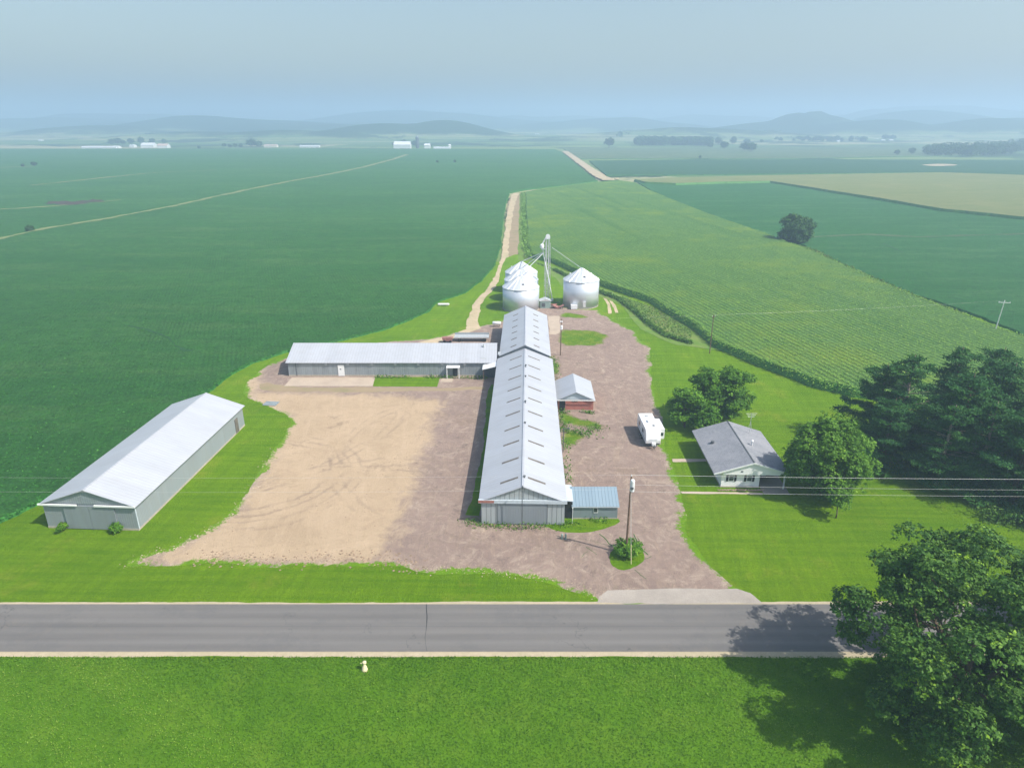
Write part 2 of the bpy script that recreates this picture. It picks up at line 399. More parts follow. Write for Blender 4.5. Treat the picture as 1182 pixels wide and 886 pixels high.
def far_mat():
    m = NT('far_farmland', .95, .1)
    vo = m.n('ShaderNodeTexVoronoi', distance='MANHATTAN'); m.L(m.mapped((1/520., 1/330., 1), rot=.15), vo.inputs['Vector']); vo.inputs['Scale'].default_value = 1
    cs = m.xyz(vo.outputs['Color'])
    c = m.mix(m.ramp(cs[0], 0, 1), (.06, .15, .035), (.20, .27, .09))
    c = m.mix(m.ramp(cs[1], .7, .72), c, (.34, .33, .18))
    c = m.mix(m.noise(.004, 6, .7, .53, .56), c, (.028, .065, .02))
    c = m.mix(m.math('MULTIPLY', m.noise(.05, 4, .7, .3, .7), .25), c, (.05, .10, .03))
    z = m.xyz()[2]
    wood = m.ramp(m.math('ADD', m.ramp(z, 2, 45), m.noise(.003, 5, .65, .2, .8)), .75, .95)
    c = m.mix(wood, c, (.022, .055, .016))
    m.color(c); return m.m
def dirt_mat(name, a, b, d, sc=.8):
    m = NT(name, .95, .1); n2 = m.noise(sc, 6, .7, .3, .7); f = m.noise(7, 3, .7, .3, .7)
    c = m.mix(n2, a, b); c = m.mix(m.math('MULTIPLY', m.noise(.2, 6, .7, .45, .7), .6), c, d)
    c = m.mix(m.math('MULTIPLY', f, .3), c, tuple(x*.5 for x in a)); m.color(c); m.bump(f, .5, .05); return m.m

M = {}
M['lawn'] = lawn_mat(); M['yard'] = yard_mat(); M['patch'] = patch_mat(); M['road'] = road_mat(); M['far'] = far_mat()
M['soy'] = soy_mat('soybean_canopy', R(-20), (.050, .215, .032), (.082, .275, .046), (.020, .115, .014), .5, (.14, .29, .07))
M['soy2'] = soy_mat('soybean_canopy_east', R(50), (.035, .19, .032), (.05, .225, .045), (.02, .12, .02), .07, (.13, .30, .09))
M['soy3'] = soy_mat('far_crop_blue_green', R(80), (.03, .13, .035), (.045, .15, .05), (.02, .10, .025), .02, (.06, .17, .05))
M['corn'] = corn_mat('corn_canopy', (.165, .34, .06), (.225, .40, .08), (.08, .235, .04), (.36, .50, .035), rot=R(-12))
M['corn2'] = corn_mat('tasselled_corn_canopy', (.33, .36, .12), (.38, .39, .14), (.22, .29, .08), (.42, .40, .15), rot=R(70))
M['pale'] = corn_mat('pale_field', (.14, .24, .09), (.20, .28, .12), (.09, .17, .06), (.27, .30, .14), rot=R(80))
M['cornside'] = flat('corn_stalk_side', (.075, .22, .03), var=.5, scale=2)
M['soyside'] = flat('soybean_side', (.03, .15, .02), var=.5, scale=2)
M['shoulder'] = dirt_mat('road_shoulder_gravel', (.42, .35, .24), (.52, .44, .31), (.36, .33, .2), 1.5)
M['lane'] = dirt_mat('farm_lane_dirt', (.46, .36, .24), (.58, .47, .32), (.22, .26, .10), .5)
M['lanebrown'] = dirt_mat('farm_lane_brown', (.30, .23, .15), (.38, .29, .19), (.16, .19, .07), .4)
M['weedstrip'] = dirt_mat('rough_grass', (.10, .21, .03), (.18, .27, .05), (.23, .22, .10), .25)
M['tallverge'] = dirt_mat('tall_verge_grass', (.06, .15, .006), (.10, .22, .010), (.14, .23, .02), .5)
M['strip_dry'] = dirt_mat('dry_grass_strip', (.17, .22, .08), (.26, .28, .12), (.06, .14, .03), .08)
M['roughdark'] = dirt_mat('ditch_grass', (.035, .12, .02), (.06, .17, .03), (.03, .09, .02), .5)
M['yellowgrass'] = dirt_mat('yellowing_grass', (.22, .27, .03), (.12, .24, .02), (.33, .28, .08), .3)
M['ditchdark'] = flat('ditch_dark', (.014, .07, .012), var=.3)
M['concrete'] = dirt_mat('concrete', (.46, .37, .29), (.52, .43, .34), (.36, .29, .23), .6)
M['concretegrey'] = dirt_mat('grey_concrete', (.36, .32, .28), (.43, .385, .335), (.28, .25, .22), .6)
M['soil'] = dirt_mat('dark_soil', (.06, .045, .04), (.10, .07, .055), (.04, .12, .02), .04)
M['leaf_big'] = leafmat('oak_leaves', (.030, .10, .018), (.125, .25, .035), (.28, .46, .03), .25, .6, .18)
M['leaf_maple'] = leafmat('maple_leaves', (.055, .155, .014), (.16, .32, .03), (.25, .42, .04), .28)
M['leaf_ash'] = leafmat('ash_leaves', (.05, .15, .012), (.14, .30, .022), (.23, .40, .03), .28)
M['leaf_pine'] = leafmat('pine_needles', (.014, .075, .022), (.065, .185, .032), (.17, .34, .03), .15, .6, .15)
M['leaf_far'] = leafmat('far_tree_leaves', (.020, .070, .014), (.060, .15, .026), None, .15)
M['leaf_weed'] = leafmat('weed_leaves', (.05, .15, .012), (.12, .26, .02), (.22, .30, .04), .25)
M['leaf_verge'] = leafmat('verge_grass_blades', (.055, .15, .006), (.115, .25, .012), (.20, .31, .04), .15)
M['leaf_corn'] = leafmat('corn_leaves', (.13, .29, .03), (.24, .41, .05), (.36, .48, .10), .22, .55, .3)
M['leaf_soy'] = leafmat('soybean_leaves', (.022, .12, .014), (.05, .20, .028), (.09, .28, .05), .2)
M['leaf_tall'] = leafmat('tall_grass_blades', (.07, .17, .02), (.17, .27, .05), (.26, .26, .10), .25)
M['bark'] = flat('tree_bark', (.12, .09, .065), .95, .1, var=.4, scale=4)
M['barkpale'] = flat('pale_bark', (.26, .22, .18), .95, .1, var=.3, scale=4)
M['roof'] = metal_sheet('white_metal_roof', (.475, .495, .535), .6, 'y', .42, .10, .30, (.36, .33, .30), .30, .3, 'x')
M['roofx'] = metal_sheet('white_metal_roof_cross', (.47, .49, .53), .6, 'x', .42, .10, .28, (.36, .34, .32), .30, .3, 'n')
M['wallgrey'] = metal_sheet('grey_ribbed_wall', (.31, .35, .385), .3, 'xy', .5, .1, .3, (.24, .22, .18), .3, .8)
M['wallshed'] = metal_sheet('pale_grey_shed_wall', (.31, .345, .38), .3, 'xy', .5, .1, .3, (.30, .28, .24), .2, .6)
M['wallcross'] = metal_sheet('weathered_grey_wall', (.31, .345, .37), .4, 'xy', .55, .1, .5, (.15, .15, .14), .25, .8)
M['ribbed'] = metal_sheet('wide_ribbed_panel', (.42, .46, .48), .62, 'xy', .5, .1, .25, (.28, .27, .24), .75, 1.0)
M['door'] = metal_sheet('sliding_door_metal', (.27, .305, .335), .22, 'xy', .55, .1, .25, (.22, .21, .19), .10, .4)
M['trim'] = flat('pale_blue_trim', (.50, .56, .61), var=.1)
M['white'] = flat('white_paint', (.78, .79, .79), .5, .4, var=.04)
M['whitemetal'] = flat('white_enamel', (.75, .76, .77), .35, .5, var=.05)
M['red'] = flat('rusty_red_paint', (.34, .15, .12), var=.2)
M['dark'] = flat('dark_void', (.02, .022, .025), var=.2)
M['darkgrey'] = flat('dark_grey_metal', (.09, .10, .11), .6, var=.2)
M['strip'] = flat('weathered_skylight_strip', (.15, .13, .11), .6, var=.35, scale=1.5)
M['blueroof'] = metal_sheet('blue_grey_metal_roof', (.26, .35, .415), .45, 'x', .4, .2, .15, (.3, .33, .35), .5, .8, 'n')
M['blueroof'].node_tree.nodes
M['bluewall'] = metal_sheet('grey_blue_siding', (.22, .27, .29), 3.0, 'xy', .6, .05, .3, (.16, .17, .16), .2, .2)
M['galv'] = metal_sheet('galvanised_bin_steel', (.66, .70, .76), .28, 'z', .36, .35, .12, (.5, .5, .52), .16, .3, 'z')
M['galvroof'] = flat('galvanised_bin_roof', (.74, .76, .78), .33, .5, .4, .06)
M['steel'] = flat('galvanised_pipe', (.58, .60, .60), .4, .5, .4, .12)
M['wood'] = flat('weathered_pole_wood', (.17, .115, .08), .95, .1, var=.3)
M['wire'] = flat('aluminium_wire', (.75, .75, .73), .4, .5, .2, .05)
M['glass'] = flat('dark_window_glass', (.03, .04, .045), .1, .6, var=.1)
M['rubber'] = flat('black_rubber', (.02, .02, .02), var=.1)
M['palepost'] = flat('pale_yellow_paint', (.66, .58, .36), .7, .3, var=.12)
M['greenbox'] = flat('grey_green_machine_paint', (.25, .33, .30), .6, var=.2)
M['oxide'] = flat('faded_red_metal', (.30, .14, .12), .7, var=.3)
M['foundation'] = flat('concrete_footing', (.40, .35, .28), .9, var=.2)

def brick_mat():
    m = NT('red_brick', .9, .2); b = m.n('ShaderNodeTexBrick'); 
    X = m.xyz(); cb = m.n('ShaderNodeCombineXYZ'); m.L(m.math('ADD', X[0], X[1]), cb.inputs[0]); m.L(X[2], cb.inputs[1]); m.L(cb.outputs[0], b.inputs['Vector'])
    b.inputs['Scale'].default_value = 1; b.inputs['Brick Width'].default_value = .42; b.inputs['Row Height'].default_value = .21; b.inputs['Mortar Size'].default_value = .02
    b.inputs['Color1'].default_value = (.46, .11, .08, 1); b.inputs['Color2'].default_value = (.34, .08, .065, 1); b.inputs['Mortar'].default_value = (.40, .30, .26, 1)
    m.color(m.mix(m.math('MULTIPLY', m.noise(1.3, 5, .7, .4, .7), .4), b.outputs[0], (.42, .22, .18))); return m.m
M['brick'] = brick_mat()
def shingle_mat():
    m = NT('grey_asphalt_shingles', .92, .15); f = m.noise(3.0, 5, .8, .3, .7)
    c = m.mix(f, (.17, .178, .20), (.29, .30, .325)); y = m.xyz()
    r = m.ramp(m.math('FRACT', m.math('MULTIPLY', y[0], 4)), .8, 1); c = m.mix(m.math('MULTIPLY', r, .3), c, (.06, .06, .065))
    c = m.mix(m.math('MULTIPLY', m.noise(.4, 3, .5, .4, .6), .3), c, (.34, .34, .36)); m.color(c); m.bump(f, .5, .03); return m.m
M['shingle'] = shingle_mat()
def siding_mat():
    m = NT('white_lap_siding', .6, .3); z = m.xyz()[2]; f = m.ramp(m.math('FRACT', m.math('DIVIDE', z, .2)), .0, .16, 1, 0)
    m.color(m.mix(m.math('MULTIPLY', f, .22), (.90, .89, .90), (.6, .6, .64))); m.bump(m.math('FRACT', m.math('DIVIDE', z, .2)), .4, .02); return m.m
M['siding'] = siding_mat()
# ------------------------------------------------------------------ terrain, haze
def hills():
    gx = np.linspace(-6500, 6500, 430); gy = np.concatenate([np.linspace(1640, 3000, 70), np.linspace(3050, 6700, 80)])
    X, Y = np.meshgrid(gx, gy); Z = np.full(X.shape, -.3)
    def blob(u, dist, zt, wx, wy, p=1.0):
        x = (u-591)/788*dist*.95
        return zt*np.exp(-np.abs((X-x)/wx)**(2*p)-((Y-dist)/wy)**2)
    # (pixel column, distance, top height, half widths)
    for u, d, zt, wx, wy in ((240, 2100, 22, 260, 200), (330, 2050, 30, 240, 180), (440, 2150, 44, 220, 180), (505, 2200, 42, 200, 180), (390, 2000, 30, 150, 130), (120, 2500, 34, 300, 200),
                             (300, 3000, 62, 700, 400), (480, 4300, 95, 900, 600), (60, 3800, 60, 900, 500), (-200, 3500, 80, 800, 600), (150, 4500, 92, 700, 500),
                             (800, 2200, 30, 360, 200), (700, 3600, 62, 500, 400), (900, 2700, 36, 400, 300), (640, 5200, 84, 1200, 600),
                             (935, 2650, 72, 95, 160), (918, 2600, 62, 130, 180), (950, 2600, 58, 170, 180), (1060, 3200, 96, 380, 300), (1130, 2300, 62, 220, 200), (1180, 2500, 58, 360, 250), (1010, 2400, 56, 240, 200),
                             (1080, 4600, 128, 900, 500), (1000, 4300, 118, 250, 400), (1240, 4700, 122, 900, 600), (1400, 3300, 90, 600, 600), (820, 5200, 88, 900, 500)):
        Z = np.maximum(Z, blob(u, d, zt, wx, wy)-.3)
    n = np.zeros_like(Z)
    r = np.random.default_rng(3)
    for k in range(26):
        a = r.random()*6.28; f = 1/(140+r.random()*900); ph = r.random()*6.28; n += np.sin((X*math.cos(a)+Y*math.sin(a))*f*6.28+ph)*(1/f)/900
    ramp = np.clip((Y-1700)/500, 0, 1)
    Z = Z+np.clip(Z/50, 0, 1)*n*2.2+ramp*1.5+ramp*np.abs(n)*.8
    V = np.stack([X.ravel(), Y.ravel(), Z.ravel()], 1); ny, nx = X.shape
    i = np.arange(ny*nx).reshape(ny, nx); F = np.stack([i[:-1, :-1], i[:-1, 1:], i[1:, 1:], i[1:, :-1]], -1).reshape(-1, 4)
    o = npmesh('hills', V, F, M['far'], smooth=True); o['kind'] = 'structure'
hills()
g = MB(); 
o = sheet('ground', [(-6600, -400), (6600, -400), (6600, 6700), (-6600, 6700)], -.35, M['far'], 2000, 0)[0]
hz = NT('haze_air'); hz.t.nodes.remove(hz.b)
pv = hz.n('ShaderNodeVolumePrincipled'); pv.inputs['Color'].default_value = (*HAZE_COLOR, 1); pv.inputs['Density'].default_value = HAZE_DENSITY; pv.inputs['Anisotropy'].default_value = .15
hz.L(pv.outputs[0], hz.t.nodes['Material Output'].inputs['Volume'])
ho = MB().box(-6800, -600, -1.4, 6800, 6900, 165).build('haze', hz.m); ho['kind'] = 'stuff'; ho['label'] = 'pale blue summer haze lying over the valley'

# near lawn: one sheet under everything close by
sheet('lawn', [(-170, -60), (190, -60), (190, 150), (160, 215), (40, 260), (-30, 260), (-170, 160)], 0.0, M['lawn'], 4, 0, inner=0)
# road and shoulders (the road runs along x)
sheet('road_shoulder', [(-400, 53.98), (400, 53.98), (400, 62.3), (-400, 62.3)], .010, M['shoulder'], .3, .13, 5)
sheet('road', [(-400, 54.67), (400, 54.67), (400, 61.97), (-400, 61.97)], .030, M['road'], 20, 0)
mc = flat('tar_crack', (.05, .05, .052), var=.2)
def crack(name, pts, wd, mat, z, seed):
    q = []
    for i in range(len(pts)-1):
        a, b = np.array(pts[i]), np.array(pts[i+1]); k = max(2, int(np.linalg.norm(b-a)/.6)); amp = .10 if len(pts) and wd < .2 and z > .0335 and mat is not mc else .03
        for j in range(k): q.append(a+(b-a)*j/k+rng.normal(size=2)*amp)
    q.append(np.array(pts[-1])); return ribbon(name, q, wd, z, mat, .04, seed, step=.25)
crack('road_crack', [at(492, 697.2), at(493, 715), at(491, 735), at(493, 751.7)], .045, mc, .036, 4)

# ---- farmyard
yard_px = [(130, 652), (200, 652), (262, 650), (300, 655), (345, 652), (400, 650), (452, 650), (490, 661), (560, 664), (620, 669), (668, 681), (690, 692), (700, 695.5),
           (882, 695.5), (858, 681), (832, 665), (808, 642), (792, 610), (787, 580), (780, 548), (768, 518), (762, 480), (753, 440), (752, 405), (748, 396), (737, 392), (735, 383), (722, 378), (700, 366),
           (690, 357), (665, 357), (640, 352), (622, 352), (575, 372), (552, 376), (520, 386), (490, 391), (450, 394), (400, 400), (330, 410), (303, 426), (287, 440), (278, 452),
           (290, 462), (312, 467), (326, 477), (334, 487), (330, 500), (316, 522), (300, 548), (282, 576), (262, 598), (236, 612), (205, 630), (160, 643)]
sand_px = [(150, 650), (262, 650), (345, 652), (400, 650), (440, 648), (455, 620), (470, 580), (488, 520), (505, 478), (515, 462), (440, 456), (300, 452), (300, 415), (270, 440), (290, 465), (330, 480), (310, 530), (270, 590), (210, 628)]
Y, yring = sheet('farmyard', px(yard_px), .012, M['yard'], .40, .38, 11, smooth=1, inner=1.6, attrs={'sand': (px(sand_px), 1)})
# driveway mouth of paler concrete
sheet('driveway_apron', px([(688, 696), (880, 696), (866, 684), (850, 679), (700, 680), (690, 688)]), .020, M['concretegrey'], .35, .12, 6)
# concrete in front of the cross barn
ap, _ = sheet('concrete_apron', px([(328, 445.5), (430, 445.5), (433, 435.5), (337, 435.5)]), .022, M['concrete'], .6, .02, 6)
sheet('grass_patch', px([(430.5, 446), (505, 446.5), (508, 435), (433.4, 435.3)]), .028, M['lawn'], .4, .08, 7)
sheet('concrete_slab', px([(508, 441), (522, 441), (523, 437), (510, 437)]), .03, M['concrete'], .6, .02, 6)
sheet('yard_drain_path', px([(300, 441), (330, 446), (432, 447), (500, 447.5), (560, 446), (560, 450), (440, 452), (320, 453), (296, 449)]), .016, M['soil'] if False else M['lanebrown'], .5, .4, 17, smooth=1)
for i, (p, mt) in enumerate((
        ([(625, 604), (640, 612), (665, 615), (692, 613), (716, 603), (712, 597), (655, 597)], 'lawn'),
        ([(702, 640), (704, 652), (716, 659), (733, 656), (744, 645), (742, 632), (726, 625), (710, 630)], 'lawn'),
        ([(644, 398), (668, 400), (690, 397), (702, 390), (688, 383), (660, 380), (642, 380)], 'yellowgrass'),
        ([(646, 366), (672, 368), (684, 366), (670, 362), (648, 361)], 'yellowgrass'),
        ([(646, 515), (655, 517), (672, 512), (676, 502), (668, 496), (652, 496), (645, 500)], 'lawn'),
        ([(646, 490), (660, 489), (690, 493), (700, 494), (685, 488), (665, 484), (648, 476), (643, 476)], 'lawn'),
        ([(640, 410), (648, 424), (646, 440), (641, 448), (638, 430), (637, 410)], 'lawn'),
        ([(531, 601), (553, 604), (565, 607), (578, 607), (556, 596), (532, 596)], 'lawn'),
        ([(552, 376), (576, 372), (578, 300), (600, 292), (640, 300), (700, 345), (690, 356), (646, 352), (625, 352), (606, 358), (580, 366)], 'lawn'))):
    sheet('grass_patch', px(p), .024+.002*i, M['lawn'] if i in (0, 1, 8) else M['patch'], .35, (1.1 if i in (2, 3) else .7) if i not in (0, 1, 8) else .22, 20+i, smooth=1, inner=.7 if i not in (0, 1, 8) else 0)
sheet('grass_patch', [(-6.2, 80.0), (-4.3, 80.0), (-3.2, 130), (-4.6, 130), (-5.0, 100)], .026, M['lawn'], .35, .3, 77)
sheet('near_verge', [(-200, -50), (200, -50), (200, 53.8), (-200, 53.8)], .006, M['tallverge'], .3, .12, 78)
sheet('gravel_path', px([(786, 567), (830, 568), (880, 568.7), (880, 570.6), (830, 570.2), (787, 569.4)]), .03, M['concrete'], .4, .12, 8)
sheet('gravel_path', px([(776, 529.5), (800, 529.5), (822, 529), (822, 532.5), (800, 533), (777, 533)]), .03, M['concrete'], .4, .12, 9)
for i, pts in enumerate(([(655, 618), (685, 624), (706, 631)], [(693, 616), (700, 624), (707, 630)], [(671, 643), (679, 636)], [(677, 631), (689, 640)], [(712, 593), (730, 593)], [(733, 658), (746, 668)], [(744, 645), (752, 642)],
                         [(730, 617), (740, 632), (748, 640)])):
    crack('pavement_crack', px(pts), .075, M['roughdark'], .034+.001*i, 30+i)
# farm lane beyond the yard
ribbon('farm_lane', px([(548, 380), (545, 368), (551, 352), (564, 336), (576, 318), (582, 300), (584, 280), (587, 258), (590, 240), (594, 226), (597, 223)]), [3.6, 2.6, 2.3, 2.3, 2.5, 2.5, 2.5, 2.8, 3.4, 4.4, 6], .035, M['lane'], .35, 41)
ribbon('farm_lane', px([(590, 302), (593, 280), (596, 258), (598, 240), (600, 226)]), [1.5, 8, 11, 13, 13], .031, M['lanebrown'], .5, 42)
ribbon('farm_lane', px([(487, 397), (520, 389), (552, 377)]), [3.5, 2.5, 2.5], .037, M['lane'], .3, 43)
ribbon('farm_lane', px([(704, 345), (709, 352), (712, 361)]), 1.0, .03, M['lane'], .2, 44)
ribbon('farm_lane', px([(697, 342), (703, 352), (704, 362)]), .8, .03, M['lane'], .2, 45)
ribbon('farm_lane', px([(704, 209), (694, 205), (682, 197), (670, 188), (660, 181), (652, 175)]), [13, 12, 11, 11, 11, 11], .9, M['lane'], 1.0, 46, step=.5)
# grassy verges between lane and corn, corn and bins
sheet('verge', px([(600, 224), (606, 224), (614, 300), (652, 312), (690, 330), (720, 342), (780, 368), (800, 380), (835, 405), (780, 398), (740, 380), (716, 352), (700, 345), (648, 330), (625, 304), (598, 300)]), .045, M['weedstrip'], .6, .3, 51)
sheet('verge', px([(598, 223), (606, 225), (640, 218), (690, 212), (690, 209), (660, 212), (630, 217)]), .06, M['weedstrip'], 1, .5, 52)

# ---- crops: raised canopies with stalk sides
def inpoly(P, poly): return seg_dist(P, poly) > 0
def scatter_xy(poly, dens, ymax, n_try):
    poly = np.array(poly); lo = poly.min(0); hi = poly.max(0); hi[1] = min(hi[1], ymax); lo = np.maximum(lo, (-170, 60)); hi[0] = min(hi[0], 260)
    P = lo+rng.random((n_try, 2))*(hi-lo)
    return P[inpoly(P, poly)]
def tufts(P, z0, z1, size, k, lean=.8, thin=.18, rows=None, clump=.35):
    "k arching leaf blades per plant as folded quads"
    n = len(P); Pk = np.repeat(P, k, 0); a = rng.random(n*k)*6.283; s = size*(.6+.7*rng.random(n*k))
    base = np.column_stack([Pk[:, 0]+rng.normal(size=n*k)*clump*.3, Pk[:, 1]+rng.normal(size=n*k)*clump*.3, z0+(z1-z0)*rng.random(n*k)])
    d = np.column_stack([np.cos(a), np.sin(a), np.full(n*k, .45)]); side = np.column_stack([-np.sin(a), np.cos(a), rng.normal(size=n*k)*.3])
    mid = base+d*s[:, None]*.55; tip = base+d*s[:, None]*np.array([1, 1, .35*lean]); wv = side*(s*thin)[:, None]
    V = np.stack([base, mid-wv, tip, mid+wv], 1).reshape(-1, 3)
    return V, np.arange(4*n*k).reshape(-1, 4)
def crop(name, pxpoly, h, mat, side, label, seed, leaf=None, tuft=None, jag=.35, smooth=0, dx=0, step=.6):
    poly = px(pxpoly, 0.0)
    if smooth: poly = chaikin(poly, smooth)
    top, ring = sheet(name, poly, h, mat, step, jag, seed, inner=0, kind='stuff')
    # sides, foot splayed outward so the shaded face catches sky light
    n = len(ring); V = np.concatenate([np.column_stack([ring, np.full(n, h)]), np.column_stack([ring, np.full(n, -.2)])]); i = np.arange(n); j = (i+1) % n
    cen = ring; tg = np.roll(ring, -1, 0)-np.roll(ring, 1, 0); nrm = np.column_stack([tg[:, 1], -tg[:, 0]]); nrm /= np.linalg.norm(nrm, axis=1)[:, None]+1e-9
    if seg_dist((ring+nrm*.2)[:40], ring[::2]).mean() > 0: nrm = -nrm
    V[n:, :2] += nrm*h*.45
    F = np.stack([i, j, j+n, i+n], 1)
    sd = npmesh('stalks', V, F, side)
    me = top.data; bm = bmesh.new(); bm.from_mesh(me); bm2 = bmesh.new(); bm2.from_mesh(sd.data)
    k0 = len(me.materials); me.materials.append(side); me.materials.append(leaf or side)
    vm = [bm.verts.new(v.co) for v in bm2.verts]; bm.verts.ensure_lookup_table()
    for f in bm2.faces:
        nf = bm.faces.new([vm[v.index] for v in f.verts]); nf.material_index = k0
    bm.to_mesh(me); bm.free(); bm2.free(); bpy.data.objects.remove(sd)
    tag(top, label, 'crop'); top['kind'] = 'stuff'
    return top, ring
def join_leaves(o, V, F, matidx, var):
    "append leaf quads to an existing mesh object"
    me = o.data; nv = len(me.vertices); nf = len(me.polygons)
    co_ = np.empty(nv*3, np.float32); me.vertices.foreach_get('co', co_)
    lt = np.empty(nf, np.int32); me.polygons.foreach_get('loop_total', lt); nl = len(me.loops)
    li = np.empty(nl, np.int32); me.loops.foreach_get('vertex_index', li); mi = np.empty(nf, np.int32); me.polygons.foreach_get('material_index', mi)
    m2 = bpy.data.meshes.new(me.name)
    for m in me.materials: m2.materials.append(m)
    m2.vertices.add(nv+len(V)); m2.vertices.foreach_set('co', np.concatenate([co_, np.asarray(V, np.float32).ravel()]))
    LI = np.concatenate([li, (F+nv).ravel().astype(np.int32)]); LT = np.concatenate([lt, np.full(len(F), 4, np.int32)])
    m2.loops.add(len(LI)); m2.loops.foreach_set('vertex_index', LI)
    m2.polygons.add(len(LT)); m2.polygons.foreach_set('loop_start', np.concatenate([[0], np.cumsum(LT)[:-1]]).astype(np.int32)); m2.polygons.foreach_set('loop_total', LT)
    m2.polygons.foreach_set('material_index', np.concatenate([mi, np.full(len(F), matidx, np.int32)])); m2.update(calc_edges=True)
    a = m2.attributes.new('var', 'FLOAT', 'FACE'); a.data.foreach_set('value', np.concatenate([np.zeros(nf), var]).astype(np.float32))
    o.data = m2

# west soybean field (left)
west_px = [(-260, 700), (-120, 640), (0, 604), (52, 579), (110, 548), (240, 452), (262, 436), (292, 420), (330, 407), (400, 392), (440, 382), (470, 371), (492, 360), (508, 348), (536, 338), (556, 325), (570, 308),
           (577, 285), (580, 255), (584, 235), (588, 223), (610, 219), (640, 216), (672, 212), (690, 209.5), (676, 199), (662, 187), (648, 175.5), (640, 172.5), (300, 172), (0, 172), (-350, 172), (-700, 300)]
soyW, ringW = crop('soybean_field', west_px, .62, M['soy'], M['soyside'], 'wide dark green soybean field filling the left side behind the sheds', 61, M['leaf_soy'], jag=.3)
P = scatter_xy(ringW[::3], 1, 230, 120000); d_ = np.hypot(P[:, 0], P[:, 1]); P = P[rng.random(len(P)) < np.clip(1.5-d_/200, .25, 1)]
eg = ringW[(ringW[:, 1] < 330) & (np.abs(ringW[:, 0]) < 170)]; eg = np.repeat(eg, 4, 0)+rng.normal(size=(len(eg)*4, 2))*.25
V1, F1 = tufts(np.concatenate([P, eg]), .45, .64, .34, 3, thin=.33); vr = rng.random(len(F1))
join_leaves(soyW, V1, F1, 2, vr)
# corn field behind the lawn
corn_px = [(607, 224), (608, 250), (611, 285), (616, 298), (640, 304), (664, 315), (691, 328), (720, 339), (752, 349), (780, 366), (800, 379), (832, 403), (879, 423), (939, 446), (985, 456), (1060, 470), (1150, 486), (1330, 520), (1420, 500), (1260, 418),
           (1182, 397), (1147, 385), (1100, 366), (1052, 347), (1000, 325), (960, 306), (930, 292), (905, 283), (880, 272), (850, 262), (820, 251), (780, 235), (750, 222), (733, 213), (712, 210), (693, 212), (640, 219)]
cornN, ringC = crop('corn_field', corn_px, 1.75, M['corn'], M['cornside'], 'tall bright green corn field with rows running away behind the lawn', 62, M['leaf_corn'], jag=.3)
Pc = scatter_xy(ringC[::3], 1, 620, 150000); d_ = np.hypot(Pc[:, 0], Pc[:, 1]); Pc = Pc[rng.random(len(Pc)) < np.clip(1.35-d_/330, .12, 1)]
# pull plants onto rows 1.5 m apart
th = R(-12); ux = Pc[:, 0]*math.cos(th)-Pc[:, 1]*math.sin(th); off = (np.round(ux/1.52)*1.52-ux)*.75; Pc = Pc+np.column_stack([off*math.cos(th), -off*math.sin(th)])
eg = ringC[(ringC[:, 1] < 330) & (ringC[:, 0] < 170)]; eg = np.repeat(eg, 6, 0)+rng.normal(size=(len(eg)*6, 2))*.3
V1, F1 = tufts(Pc, 1.5, 1.95, .50, 4, thin=.15); V2, F2 = tufts(eg, .1, 2.0, .8, 4, thin=.14)
vr = np.clip(np.concatenate([rng.random(len(F1)), rng.random(len(F2))*.8]), 0, 1)
join_leaves(cornN, np.concatenate([V1, V2]), np.concatenate([F1, F2+len(V1)]), 2, vr)
# east soybean field, tasselled corn, far strips
crop('soybean_field', [(736, 211.5), (780, 214.6), (830, 213), (889, 212), (933, 219.2), (1018, 233.2), (1086, 245.2), (1181, 255.2), (1500, 283), (1700, 480), (1430, 470), (1300, 425), (1182, 388), (1140, 370), (1052, 340), (984, 314), (955, 300), (930, 285), (896, 276), (831, 255), (783, 234), (752, 221)], .6,
     M['soy2'], M['soyside'], 'green soybean field right of the corn, around the lone round tree', 63, M['leaf_soy'], jag=.6)
crop('tasselled_corn_field', [(733, 209.5), (780, 207.3), (950, 203.5), (1086, 201.3), (1181, 204.3), (1500, 209), (1800, 300), (1500, 281), (1181, 254.5), (1086, 244.5), (1018, 232.5), (933, 218.6), (889, 211.6), (830, 212.5), (780, 214.2), (745, 212.6)], 2.0,
     M['corn2'], M['cornside'], 'pale tan corn field in tassel, wedge shaped, beyond the right soybean field', 64, jag=.6)
crop('far_crop_strip', [(700, 203), (1086, 199.6), (1181, 202), (1600, 205), (1600, 180), (1181, 185), (900, 184.5), (790, 184.5), (680, 186)], .6, M['soy3'], M['soyside'], 'dark blue-green crop strip beyond the tan corn field', 65, jag=1)
crop('pale_far_field', [(662, 184), (790, 183), (900, 183.5), (1130, 179.5), (1130, 169), (900, 170), (650, 171)], .5, M['pale'], M['soyside'], 'pale hazy green field right of the far lane', 66, jag=1)
sheet('bare_soil_patch', px([(1062, 191), (1085, 189.5), (1110, 191), (1095, 192.5), (1070, 192.2)]), .75, M['shoulder'], 3, 2, 3, smooth=2)
ribbon('dirt_patch', px([(48, 237), (90, 234.5), (120, 231.5)]), [8, 26, 10], .75, M['soil'], 7, 12)
ribbon('grass_strip', px([(-40, 285), (0, 277), (30, 270), (60, 264), (110, 256), (150, 248.5), (200, 239), (240, 230), (290, 219), (330, 211), (380, 202), (420, 193.5), (455, 184), (470, 179)]), [4, 4, 3, 5, 4, 3, 4, 4, 5, 5, 5, 6, 7, 7], .72, M['strip_dry'], .9, 13)
ribbon('grass_strip', px([(-40, 196), (40, 192.5)]), 6, .72, M['strip_dry'], 1.2, 14)
ribbon('grass_strip', px([(36, 215), (110, 207), (180, 200), (250, 197)]), [3, 6, 4, 2], .72, M['strip_dry'], 1.2, 15)
ribbon('grass_strip', px([(-40, 244), (20, 242), (100, 236), (140, 232)]), [3, 5, 3, 2], .72, M['strip_dry'], 1.2, 16)
